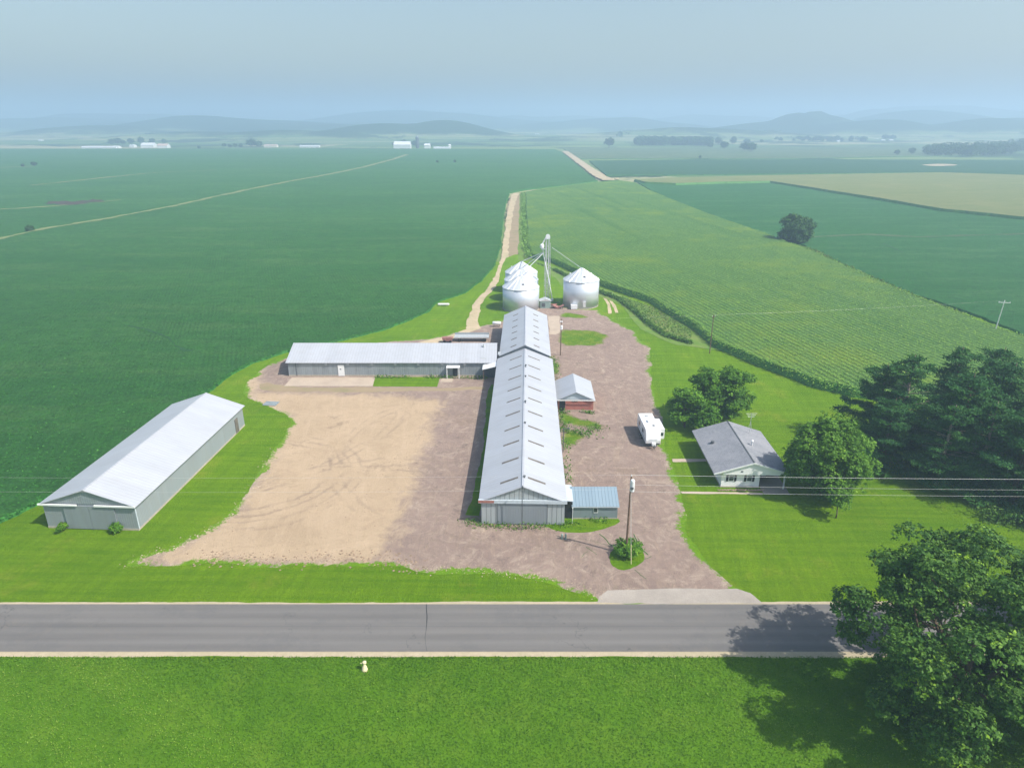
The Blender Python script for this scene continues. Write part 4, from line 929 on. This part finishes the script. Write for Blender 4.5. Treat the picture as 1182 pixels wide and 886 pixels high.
for k, (x, lab) in enumerate(((-7.4, 'left white feed tub behind the wagon'), (-6.2, 'right white feed tub behind the wagon'))):
    t = thing('feed_tub', lab, 'tub', (x, 163.6+.3*k, 0)); MB().lathe([(.35, 0), (.5, .55), (.44, .55), (.32, .1)], 14).build('shell', M['white'], t); MB().lathe([(.47, .5), (.53, .52), (.53, .6), (.47, .6)], 14).build('rim', M['white'], t)
# flat sheet pallet lying on the yard
t = thing('metal_panel', 'blue-grey flat panel lying on the sandy yard by the left shed', 'panel', (-45.7, 119.5, .05), R(-6))
MB().box(-1.3, -1.0, 0, 1.3, 1.0, .07).build('sheet', M['bluewall'], t)
for y in (-.8, 0, .8): MB().box(-1.2, y-.05, .073, 1.2, y+.05, .13).build('batten', M['steel'], t)
# ------------------------------------------------------------------ trailer
def rbox(x0, y0, z0, x1, y1, z1): return MB().box(x0, y0, z0, x1, y1, z1)
t = thing('travel_trailer', 'white travel trailer with a side slide-out parked on the gravel drive near the house', 'travel trailer', (23.1, 100.9, 0), R(1.0))
b = MB()
prof = [(0, .75), (-.06, 1.3), (.32, 2.6), (.75, 3.0), (7.3, 3.0), (7.45, 2.8), (7.45, .75)]   # y-z
m_ = MB(); k = len(prof); m_.v = [(-1.22, y, z) for y, z in prof]+[(1.22, y, z) for y, z in prof]
m_.f = [tuple(range(k))[::-1], tuple(range(k, 2*k))]+[(i, (i+1) % k, (i+1) % k+k, i+k) for i in range(k)]; m_.mi = [0]*len(m_.f)
body = m_.build('body', M['whitemetal'], t, bevel=.07)
MB().box(-1.12, .15, .45, 1.12, 7.3, .74).build('chassis', M['darkgrey'], t)
so_ = MB().box(1.23, 1.3, .95, 2.1, 5.6, 2.75).build('slide_out', M['whitemetal'], t, bevel=.05)
MB().box(1.5, 1.25, 1.55, 1.9, 1.295, 2.1).build('window', M['glass'], so_)
MB().box(-.65, -.09, 1.45, .65, -.03, 1.5).build('front_seam', M['steel'], body)
MB().box(-1.25, 2.2, 1.6, -1.225, 3.1, 2.25).build('window', M['glass'], body); MB().box(-1.25, 5.0, 1.6, -1.225, 6.2, 2.25).build('window', M['glass'], body)
MB().box(-1.25, 3.8, .85, -1.225, 4.45, 2.6).build('door', M['white'], body)
MB().box(-1.245, .5, 1.15, -1.224, 7.3, 1.25).build('side_stripe', flat('blue_grey_stripe', (.2, .26, .33)), body)
MB().box(-.35, 3.2, 3.01, .35, 4.2, 3.28).build('air_conditioner', M['white'], t, bevel=.06)
MB().box(-.25, 5.7, 3.01, .25, 6.2, 3.14).build('roof_vent', M['steel'], t); MB().box(.2, 1.9, 3.01, .55, 2.25, 3.1).build('roof_vent', M['darkgrey'], t)
m_ = MB(); m_.tube([(-.9, .2, .6), (0, -1.25, .55)], .05, 6); m_.tube([(.9, .2, .6), (0, -1.25, .55)], .05, 6); m_.tube([(0, -1.1, .1), (0, -1.1, 1.0)], .04, 6); m_.build('hitch_frame', M['darkgrey'], t)
MB().box(-.32, -.75, .62, .32, -.25, 1.15).build('propane_cover', M['white'], t, bevel=.08)
for y in (3.6, 4.5):
    for x in (-1.12, 1.12): wh = MB().tube([(x-.11, y, .34), (x+.11, y, .34)], .34, 16).build('wheel', M['rubber'], t); MB().tube([(x-.13, y, .34), (x+.13, y, .34)], .16, 10).build('rim', M['steel'], wh)
# ------------------------------------------------------------------ poles, wires
def pole(x, y, h, label, arm=1.2, r_=.14, lean=(0, 0), mat='wood', armz=.5, ins=3):
    t = thing('utility_pole', label, 'utility pole', (x, y, 0)); t.rotation_euler = (lean[0], lean[1], 0)
    MB().tube([(0, 0, -.3), (0, 0, h)], [r_, r_*.65], 10).build('pole', M[mat], t)
    if arm:
        a = MB().box(-arm, -.16, h-armz-.12, arm, -.06, h-armz).build('crossarm', M[mat], t)
        for k in range(ins):
            xx = -arm*.9+k*(1.8*arm/(ins-1)); MB().lathe([(.05, h-armz), (.07, h-armz+.1), (.04, h-armz+.22)], 8, (xx, -.11)).build('insulator', M['whitemetal'], a)
    return t
t = pole(14.1, 71.3, 10.9, 'tall wooden utility pole with white transformer top in the round grass island', arm=0, r_=.15)
MB().lathe([(.24, 9.1), (.27, 9.2), (.27, 10.5), (.2, 10.65), (.05, 10.7)], 14, (.12, -.36)).build('transformer', M['whitemetal'], t)
MB().box(-.16, -.70, 9.5, .22, -.62, 9.8).build('dark_bracket', M['darkgrey'], t)
MB().lathe([(.05, 10.9), (.08, 11.0), (.04, 11.15)], 8, (0, 0)).build('insulator', M['whitemetal'], t)
MB().lathe([(.14, .9), (.18, 1.0), (.18, 1.4), (.1, 1.5)], 10, (.1, -.2)).build('meter', M['whitemetal'], t)
t = thing('guy_wire', 'slanting guy wire with pale guard anchored in the front of the grass island', 'guy wire', (0, 0, 0))
gx, gy = at(728.5, 651); MB().tube([(gx, gy, 0), (14.15, 71.2, 8.8)], .02, 5).build('wire', M['wire'], t)
q0 = Vector((gx, gy, 0)); q1 = Vector((14.15, 71.2, 8.8)); MB().tube([q0, q0.lerp(q1, .28)], .045, 6).build('guard', M['palepost'], t)
pole(45.57, 149.5, 9.3, 'slim grey utility pole in the mown lawn edge before the corn', arm=.35, r_=.12, ins=2)
t = pole(120.6, 163.9, 9.0, 'leaning pale utility pole with wide crossarm at the far right field margin', arm=1.5, r_=.15, mat='wire', lean=(0, R(3)))
t = pole(11.1, 148.3, 8.6, 'wooden utility pole with white light beside the east wall of the barn', arm=0, r_=.13)
MB().lathe([(.2, 6.2), (.27, 6.3), (.27, 7.1), (.1, 7.2)], 12, (.05, -.3)).build('transformer', M['whitemetal'], t)
MB().box(-.3, -.5, 8.0, .3, -.1, 8.15).build('lamp_arm', M['whitemetal'], t)
t = thing('yard_light', 'short dark post with side lamp on the east wall of the long barn', 'light post', (8.25, 99.2, 0))
MB().tube([(0, 0, 0), (0, 0, 4.3)], .06, 8).build('post', M['darkgrey'], t); MB().tube([(0, 0, 4.2), (.8, 0, 4.35)], .04, 6).build('arm', M['darkgrey'], t); MB().lathe([(.16, 4.15), (.2, 4.25), (.1, 4.4)], 10, (.8, 0)).build('lamp', M['darkgrey'], t)
x_, y_ = at(602.5, 611.5)
t = thing('wire_mast', 'thin dark mast standing in front of the long barn doors', 'mast', (x_, y_, 0)); MB().tube([(0, 0, 0), (0, 0, 6.3)], .055, 8).build('mast', M['darkgrey'], t); MB().lathe([(.1, 6.3), (.13, 6.4), (.04, 6.6)], 8, (.05, 0)).build('cap', M['darkgrey'], t)
# three line wires
def wire(pts, rad, label):
    m_ = MB(); P_ = []
    for i in range(len(pts)-1):
        a, b = Vector(pts[i]), Vector(pts[i+1])
        for k in range(24): u = k/24; q = a.lerp(b, u); q.z -= 4*(b-a).length*.004*u*(1-u); P_.append(q)
    P_.append(Vector(pts[-1])); m_.tube(P_, rad, 5); tag(m_.build('power_line', M['wire']), label, 'power line', 'overhead power lines')
wire([(14.1, 71.3, 11.1), (110, 70.2, 11.3)], .013, 'uppermost, thickest wire crossing in front of the house and pines')
wire([(14.1, 71.1, 9.9), (110, 69.6, 10.1)], .008, 'middle wire crossing in front of the house and pines')
wire([(14.1, 70.9, 9.1), (110, 69.4, 9.4)], .008, 'lowest wire crossing in front of the house and pines')
wire([(14.1, 71.3, 11.1), (-90, 71.3, 11.1)], .005, 'upper thin wire crossing over the sandy yard and left shed')
wire([(14.1, 71.1, 9.3), (-90, 71.1, 9.3)], .005, 'lower thin wire crossing over the sandy yard and left shed')
wire([(45.57, 149.5, 9.2), (120.6, 163.9, 8.9)], .005, 'faint wire from the lawn pole to the far right pole')
wire([(11.1, 148.3, 8.5), (45.57, 149.5, 9.2)], .005, 'faint wire from the barn pole to the lawn pole')
# small things
t = thing('marker_post', 'small pale yellow flared post in the near verge below the road', 'marker post', (*at(421, 773), 0))
MB().lathe([(.34, 0), (.3, .12), (.2, .5), (.12, .62), (.12, .8)], 10).build('base', M['palepost'], t, smooth=True); MB().lathe([(.1, .8), (.2, .88), (.2, 1.02), (.06, 1.12)], 10, (.04, 0)).build('cap', M['palepost'], t); MB().tube([(0, 0, .8), (-.34, 0, .86)], .05, 6).build('nozzle', M['palepost'], t)
t = thing('bollard', 'pair of stubby grey utility stubs in front of the small shed grass', 'bollard', (*at(651, 622), 0))
for x in (-.25, .2): MB().lathe([(.13, 0), (.13, .7), (.1, .78), (.02, .8)], 10, (x, 0)).build('stub', M['greenbox'], t)
t = thing('sign_stake', 'thin white stake in the grass beside the small blue shed corner', 'stake', (*at(660.5, 604), 0)); MB().tube([(0, 0, 0), (0, 0, 2.3)], .035, 6).build('rod', M['white'], t); MB().box(-.06, -.05, 2.3, .06, .05, 2.4).build('cap', M['white'], t)
t = thing('propane_tank', 'small white propane tank on the grass left of the lane behind the yard', 'tank', (*at(512, 353), 0)); MB().tube([(-1.7, 0, .5), (-1.5, 0, .5), (1.5, 0, .5), (1.7, 0, .5)], [.15, .32, .32, .15], 12).build('tank', M['whitemetal'], t)
for x in (-1, 1): MB().box(x-.08, -.3, 0, x+.08, .3, .25).build('leg', M['foundation'], t)

# ------------------------------------------------------------------ trees
def limb(m_, p0, p1, r0, r1, n=5, wob=.25):
    p0, p1 = Vector(p0), Vector(p1); pts = []; L = (p1-p0).length
    for i in range(n+1):
        u = i/n; q = p0.lerp(p1, u)+Vector((random.uniform(-1, 1), random.uniform(-1, 1), random.uniform(-.4, .4)))*wob*L*.12*math.sin(u*math.pi); pts.append(q)
    m_.tube(pts, [r0+(r1-r0)*i/n for i in range(n+1)], 7)
def broad(name, label, cat, loc, H, Rw, z0, nl, lr, sub, lv, leaf, mat, tr=.3, barkm='bark', squash=1.0, group=None, flatten=.75, crown_n='crown', seedv=0):
    "H total height, Rw crown radius, z0 crown bottom"
    t = thing(name, label, cat, loc, 0, group)
    cz = (H+z0)/2; hz_ = (H-z0)/2
    u = unit(nl); rad = .35+.65*rng.random(nl)**.5
    L = u*rad[:, None]*np.array([Rw-lr*.8, (Rw-lr*.8)*squash, hz_-lr*.6]); L[:, 2] += cz
    LR = lr*(.65+.7*rng.random(nl)); C = []; O = []; Vv = []
    for i in range(nl):
        s_ = unit(sub); s_[:, 2] = np.where(s_[:, 2] < -.3, -s_[:, 2]*.5, s_[:, 2]); s_ /= np.linalg.norm(s_, axis=1)[:, None]
        sc_ = L[i]+s_*LR[i]*np.array([1, 1, flatten])*(.75+.35*rng.random(sub))[:, None]
        c_ = np.repeat(sc_, lv, 0)+rng.normal(size=(sub*lv, 3))*leaf*1.15*np.array([1, 1, .6])
        C.append(c_); O.append(np.repeat(s_, lv, 0)); Vv.append(np.repeat(np.clip(rng.random(sub)*.75+rng.random()*.25, 0, 1), lv)+rng.normal(size=sub*lv)*.08)
    C = np.concatenate(C); O = np.concatenate(O); Vv = np.clip(np.concatenate(Vv), 0, 1)
    k = C[:, 2] > .4; C, O, Vv = C[k], O[k], Vv[k]
    leafy(crown_n, C, Vv, leaf, M[mat], up=.55, outward=O*.7, parent=t)
    m_ = MB(); m_.tube([(0, 0, -.2), (.05, 0, z0*.5), (0, .1, max(z0, 1.2)), (0, 0, cz)], [tr*1.25, tr, tr*.85, tr*.5], 10)
    for i in rng.permutation(nl)[:min(nl, 16)]: limb(m_, (0, 0, min(z0+.3+random.random()*hz_*.7, cz)), L[i], tr*.4, tr*.06, 5, 1.0)
    m_.build('trunk', M[barkm], t, smooth=True)
    return t
broad('oak_tree', 'large spreading dark-leaved oak at bottom right overhanging the road', 'tree', (39.9, 46.9, 0), 18.0, 12.2, -1.5, 165, 1.5, 66, 12, .15, 'leaf_big', .55, flatten=.75)
broad('maple_tree', 'dense rounded green maple right of the house carport', 'tree', (44.6, 86.3, 0), 12.2, 6.1, -.6, 95, 1.55, 50, 11, .17, 'leaf_maple', .3, flatten=.95)
broad('ash_tree', 'upright tree directly behind the house ridge', 'tree', (39.8, 113.5, 0), 10.4, 3.5, -2.0, 42, 1.4, 34, 12, .19, 'leaf_ash', .22)
broad('ash_tree', 'taller tree left of the tree behind the house, above the trailer', 'tree', (34.6, 113.0, 0), 9.8, 3.5, .2, 32, 1.4, 34, 12, .19, 'leaf_ash', .22)
broad('ash_tree', 'low bushy tree nearest the trailer slide-out', 'tree', (30.2, 109.0, 0), 7.8, 3.5, -.5, 32, 1.3, 34, 12, .19, 'leaf_ash', .2)
broad('ash_tree', 'small low tree touching the back left corner of the house', 'tree', (33.0, 106.0, 0), 5.2, 2.3, .2, 12, 1.1, 30, 12, .18, 'leaf_ash', .15)
broad('young_tree', 'thin young pale-leaved tree in front of the maple on the lawn', 'tree', (43.75, 79.6, 0), 4.6, 1.5, 1.3, 12, .7, 24, 8, .15, 'leaf_maple', .08)
broad('lone_tree', 'lone dark round tree at the tip of the soybean field', 'tree', (124.6, 304, 0), 13.4, 7.4, -2.5, 60, 2.4, 30, 10, .42, 'leaf_far', .4)
broad('oak_tree', 'light green tree partly cut off at the bottom right corner', 'tree', (50.5, 45.0, 0), 12.5, 5.5, 1.5, 26, 1.8, 40, 14, .20, 'leaf_maple', .3)
broad('oak_tree', 'dark tree on the far right beside the road beyond the large oak', 'tree', (58.5, 56.5, 0), 10.5, 4.6, 1.0, 20, 1.7, 36, 14, .22, 'leaf_big', .3)
t = broad('bush', 'dense round bush at the foot of the transformer pole', 'bush', (*at(725, 640), 0), 1.6, 1.75, .1, 14, .6, 26, 10, .13, 'leaf_ash', .05, crown_n='foliage')
broad('bush', 'low bush at the left foot of the left shed front wall', 'bush', (-58.7, 76.6, 0), 1.1, 1.0, .05, 8, .4, 20, 9, .12, 'leaf_ash', .04, crown_n='foliage')
broad('bush', 'taller bush at the right foot of the left shed front wall', 'bush', (-51.4, 76.6, 0), 1.5, 1.05, .05, 9, .45, 20, 9, .12, 'leaf_ash', .04, crown_n='foliage')

def pine(name, label, loc, H, Rb, z0=1.0, seed=0, bare=0):
    t = thing(name, label, 'tree', loc, 0, None)
    C = []; Vv = []; m_ = MB(); m_.tube([(0, 0, -.2), (.1, 0, H*.5), (0, 0, H)], [.42, .26, .04], 9)
    z = z0
    while z < H-.4:
        f = (z-z0)/(H-z0); Rz = Rb*(1-f**1.7)**.62*(.8+.35*math.sin(z*1.9+Rb)); nb = int(6+3*(1-f)); a0 = rng.random()*6.28
        for b_ in range(nb):
            a = a0+b_*6.283/nb+rng.normal()*.25; Lb = Rz*(.62+.5*rng.random())
            if Lb < .3: continue
            up = .12+.35*f; ex = np.array([math.cos(a), math.sin(a), up])
            nt_ = max(3, int(Lb*3.6)); s_ = .3+.75*np.sqrt(rng.random(nt_)); side = np.array([-math.sin(a), math.cos(a), 0])
            cc = np.array([0, 0, z])+ex*Lb*s_[:, None]+side*(rng.normal(size=nt_)*.22*Lb*s_*.8)[:, None]; cc[:, 2] += rng.normal(size=nt_)*.12
            isbare = rng.random() < bare*(1 if .3 < f < .75 else 0)
            if rng.random() < .55 or isbare: limb(m_, (0, 0, z), tuple(np.array([0, 0, z])+ex*Lb*.9), .07, .015, 3, .4)
            if isbare: continue
            k = 26; C.append(np.repeat(cc, k, 0)+rng.normal(size=(nt_*k, 3))*np.array([.36, .36, .12])); base = rng.random()*.45
            v_ = np.clip(base+rng.random(nt_)*.55, 0, 1); Vv.append(np.repeat(v_, k))
        z += .72+.4*rng.random()
    C = np.concatenate(C); Vv = np.concatenate(Vv)
    O = C*np.array([1, 1, 0]); O /= np.linalg.norm(O, axis=1)[:, None]+.1
    leafy('crown', C, Vv, .20, M['leaf_pine'], up=.8, outward=O*.3, aspect=.4, parent=t)
    m_.build('trunk', M['barkpale'] if bare else M['bark'], t, smooth=True); return t
p1 = pine('pine_tree', 'leftmost pine of the grove, with bare pale branches showing on its upper trunk', (62.0, 99.5, 0), 17.5, 5.6, 1.5, bare=.45)
p2 = pine('pine_tree', 'pine with the thin pointed top behind the bare-branched pine', (71.5, 103, 0), 17.6, 4.6, 1.5)
p3 = pine('pine_tree', 'big dark pine in the middle front of the grove', (66.5, 92, 0), 17.2, 6.2, .8)
PG = 'dark pines at the right of the house lawn'
spots = [(p3, (76, 97, 0), 1.1, 17.0, 'pine in the middle of the grove behind the big front pine'), (p3, (70.0, 83.5, 0), 2.6, 15.6, 'pine with its grey trunk base showing, nearest the lower weeds'),
         (p3, (82, 90, 0), 4.0, 17.4, 'pine right of centre whose top rises before the corn'), (p1, (88, 99, 0), 5.1, 17.8, 'pine at the back right edge of the grove'),
         (p3, (80.5, 80, 0), .6, 15.5, 'pine at the right picture edge, level with the lower wires'), (p2, (92, 89, 0), 2, 18, 'tall pine outside right of the grove'), (p3, (57.5, 94.5, 0), 3.4, 12.0, 'lower pine at the left edge of the grove beside the maple'), (p1, (62.5, 88.5, 0), 3.9, 13.5, 'shorter pine with drooping boughs nearest the lawn shadow'), (p3, (76, 76.5, 0), 1.7, 13.5, 'low spreading pine at the right picture edge behind the big oak'), (p1, (67.5, 87.5, 0), 4.6, 14.5, 'pine just left of the grey trunk, in the middle of the front row'), (p3, (60.5, 103.5, 0), 2.2, 14.5, 'rearmost pine at the left, touching the corn field edge'), (p3, (79, 104, 0), 3.2, 17.2, 'rear pine against the corn right of the pointed pine'), (p3, (75, 87.5, 0), 5.2, 15.0, 'pine between the middle pines and the grey trunk'),
         (p3, (95, 78, 0), 5.5, 16.5, 'pine beyond the right picture edge')]
for o_, l_, rz_, h_, lab in spots:
    hh = {id(p1): 17.5, id(p2): 17.6, id(p3): 17.2}[id(o_)]; dup(o_, l_, rz_, lab, (h_/hh, h_/hh, h_/hh*.95), PG)
for o_ in (p1, p2, p3): o_['group'] = PG; o_.scale = (1, 1, .95)

# distant trees: individual ones share two low detail models
def fartree(label, H, Rw): return broad('distant_tree', label, 'tree', (0, 0, 0), H, Rw, .5, 22, Rw*.42, 14, 7, .75, 'leaf_far', .3, group='small hazy trees on the far plain')
FT = fartree('small hazy tree left of the far white farm', 11, 5.5); FT.location = (*at(190, 166), 0)
far = [(27, 193, .35, 'tiny bush at the left end of the far field strip'), (40, 192, .5, 'dark shrub on the far left field strip'), (35, 268, .32, 'small round bush on the grass strip near the left picture edge'), (129, 167.5, 1.2, 'leftmost tree of the clump behind the left far farm'), (136, 167, 1.3, 'second tree of the clump behind the left far farm'), (143, 167, 1.1, 'middle tree of the clump behind the left far farm'),
       (152, 166.5, 1.2, 'fourth tree of the clump behind the left far farm'), (163, 166.5, 1.3, 'tree just above the white barns of the left far farm'), (176, 166.5, 1.1, 'rightmost tree of the clump behind the left far farm'),
       (259, 170, .7, 'small low tree right of the left far farm'), (266, 170.5, .7, 'low tree in the far hedgerow'), (272, 170.5, .7, 'rounded low tree in the far hedgerow'), (278, 170.5, .7, 'tree near the end of the far hedgerow'), (290, 170, 1.3, 'tall tree at the left of the tan far farm'), (299, 170, 1.3, 'tall tree at the right of the tan far farm'),
       (230, 172, .5, 'tiny shrub at the field end left of the hedgerow'), (456, 169, 1.0, 'tree left behind the central far farm'), (466, 168, 1.3, 'tree behind the central far farm barn'), (478, 169, 1.0, 'tree beside the far silo'), (497, 170, .7, 'low tree right of the central far farm'),
       (505, 188, .3, 'tiny bush in the left far field centre'), (525, 188, .3, 'tiny bush right of the other in the far field centre'), (703, 170, 1.6, 'lone tree at the left end of the middle wood'), (820, 171, .9, 'small tree under the middle wood'), (829, 167, 1.4, 'round tree right of the middle wood'), (836, 172, 1.2, 'narrow tree right of the middle wood'), (846, 167, 1.4, 'round hazy tree right of the narrow tree'), (859, 174, 1.3, 'left dark tree of the pair in the pale field'), (867, 175, 1.5, 'right dark tree of the pair in the pale field'),
       (879, 165, .8, 'small pale tree right of the dark pair'), (862, 166, 1.2, 'tree behind the dark pair'), (808, 183, .35, 'tiny dark bush on the pale field edge'), (965, 163, 1.2, 'hazy tree near the right far houses'), (992, 163, 1.0, 'rounded hazy tree between the right far houses'), (1022, 162, 1.5, 'hazy tree above the white far cottages'), (1030, 162, 1.4, 'hazy tree right above the white far cottages'),
       (1035, 179, .7, 'small tree left of the right wood'), (1052, 178, .8, 'pair of shrubs just left of the right wood'), (48, 160, .8, 'faint tree on the far left skyline fields'), (58, 160, .9, 'second faint tree on the far left skyline fields')]
for i, (u, v, s_, lab) in enumerate(far): dup(FT, (*at(u, v), 0), i*1.3, lab, (s_*(.9+.3*random.random()), s_*1.1, s_*(.85+.3*random.random())))
def wood(name, label, poly_px, n, Ht, leaf=1.3):
    poly = np.array(px(poly_px)); lo, hi = poly.min(0), poly.max(0); P = lo+rng.random((n*6, 2))*(hi-lo); P = P[inpoly(P, poly)][:n]
    C = []; Vv = []
    for p in P:
        h = Ht*(.65+.5*rng.random()); k = 110; s_ = unit(k); s_[:, 2] = s_[:, 2]*.5*h*.8+h*.52; s_[:, :2] *= h*.38; s_[:, :2] += p; C.append(s_); Vv.append(np.clip(rng.normal(size=k)*.15+rng.random(), 0, 1))
    leafy(name, np.concatenate(C), np.concatenate(Vv), leaf, M['leaf_far'], label, 'wood', up=.6, kind='stuff')
wood('distant_wood', 'blue-green hazy wood at the right edge of the far plain', [(1066, 180), (1100, 181), (1140, 180.5), (1160, 179), (1182, 175), (1240, 172), (1240, 167), (1182, 168), (1140, 174), (1090, 175), (1070, 174)], 330, 17, 1.3)
wood('distant_wood', 'hazy strip of wood in the middle distance right of centre', [(733, 168.5), (790, 168), (820, 169), (820, 166.5), (790, 165.5), (735, 165)], 330, 17, 1.6)
wood('distant_wood', 'faint wood behind the middle strip of wood', [(715, 162), (740, 161), (800, 160), (900, 160), (900, 158), (800, 157.5), (740, 158), (716, 159)], 520, 22, 2.6)
wood('distant_wood', 'faint trees along the right far farms', [(890, 164), (1000, 164), (1000, 162.5), (890, 162)], 60, 13, 1.8)
wood('distant_wood', 'faint wooded line on the far left plain', [(170, 160), (330, 159), (330, 157), (170, 158)], 260, 16, 2.6)

# ------------------------------------------------------------------ distant farms
def farbarn(name, u, v, wpx, h, D, label, cat='farm building', rc='whitemetal', wc='white', rz_=0, ridge=1.5, group='white buildings on the far plain'):
    x, y = at(u, v); d = math.hypot(y, CAMH); W = wpx*d/788
    t = thing(name, label, cat, (x-W/2, y, 0), rz_, group)
    ygable(t, W, D, h, h+ridge, .3, M[wc], M[rc])
    return t
M['tanroof'] = flat('tan_metal_roof', (.62, .48, .40), .5, .3, .1); M['tanwall'] = flat('cream_wall', (.72, .66, .56))
farbarn('far_shed', 114, 171.5, 38, 2.6, 14, 'very long low white shed left of the far farm')
farbarn('far_shed', 152, 170.5, 5, 4, 12, 'small white building at the left of the left far farm')
farbarn('far_barn', 170, 170.8, 14, 5.5, 18, 'larger white barn of the left far farm', ridge=4)
farbarn('far_barn', 187, 171, 11, 4.5, 16, 'tan-roofed barn at the right of the left far farm', rc='tanroof', ridge=3.5)
farbarn('far_shed', 133, 171.4, 7, 3, 12, 'small pale shed between the long shed and the barns')
farbarn('far_barn', 312, 170.3, 14, 3.5, 12, 'tan far farm building between the two tall trees and the long shed', rc='tanroof', wc='tanwall', ridge=2)
farbarn('far_shed', 357, 170.5, 21, 3, 12, 'bright long white shed left of the central far farm')
farbarn('far_barn', 464, 171.5, 18, 7, 18, 'big white barn of the central far farm', ridge=6)
farbarn('far_barn', 493, 171.5, 6, 6, 14, 'small white barn right of the far silo', ridge=3)
farbarn('far_shed', 510, 172, 18, 2.2, 10, 'long low shed at the right of the central far farm')
farbarn('far_house', 519, 171, 2.5, 5, 8, 'tiny white house at the right end of the central far farm', ridge=2)
x, y = at(482, 171)
t = thing('far_silo', 'tall dark silo with domed cap at the central far farm', 'silo', (x, y, 0)); MB().lathe([(3.2, 0), (3.2, 20)], 16).build('shaft', M['darkgrey'], t); MB().lathe([(3.3, 20), (2.6, 22), (1.2, 23.4), (.1, 24)], 16).build('cap', M['bluewall'], t)
farbarn('far_house', 1020, 163.5, 4, 4, 10, 'left white cottage under the right hazy trees')
farbarn('far_house', 1029, 163.5, 4, 4, 10, 'right white cottage under the right hazy trees')
farbarn('far_shed', 1012, 162.5, 6, 3, 10, 'low white shed left of the two far cottages')
farbarn('far_house', 968, 164.5, 3, 4, 10, 'small white house among the right hazy trees')
farbarn('far_house', 620, 156.5, 5, 5, 14, 'faint white building on the hazy slope near the centre')
farbarn('far_house', 46, 164, 3, 5, 12, 'faint white house near the far left skyline')
t = thing('culvert_heap', 'pale heap of stones where the lane meets the corn field corner', 'stones', (*at(707, 207), 0))
for k in range(9): a, b = random.uniform(-8, 8), random.uniform(-3, 3); h = random.uniform(.6, 1.4); MB().lathe([(1.4, 0), (1.6, h*.5), (.8, h), (.1, h*1.1)], 7, (a, b)).build('stone', M['shoulder'], t)
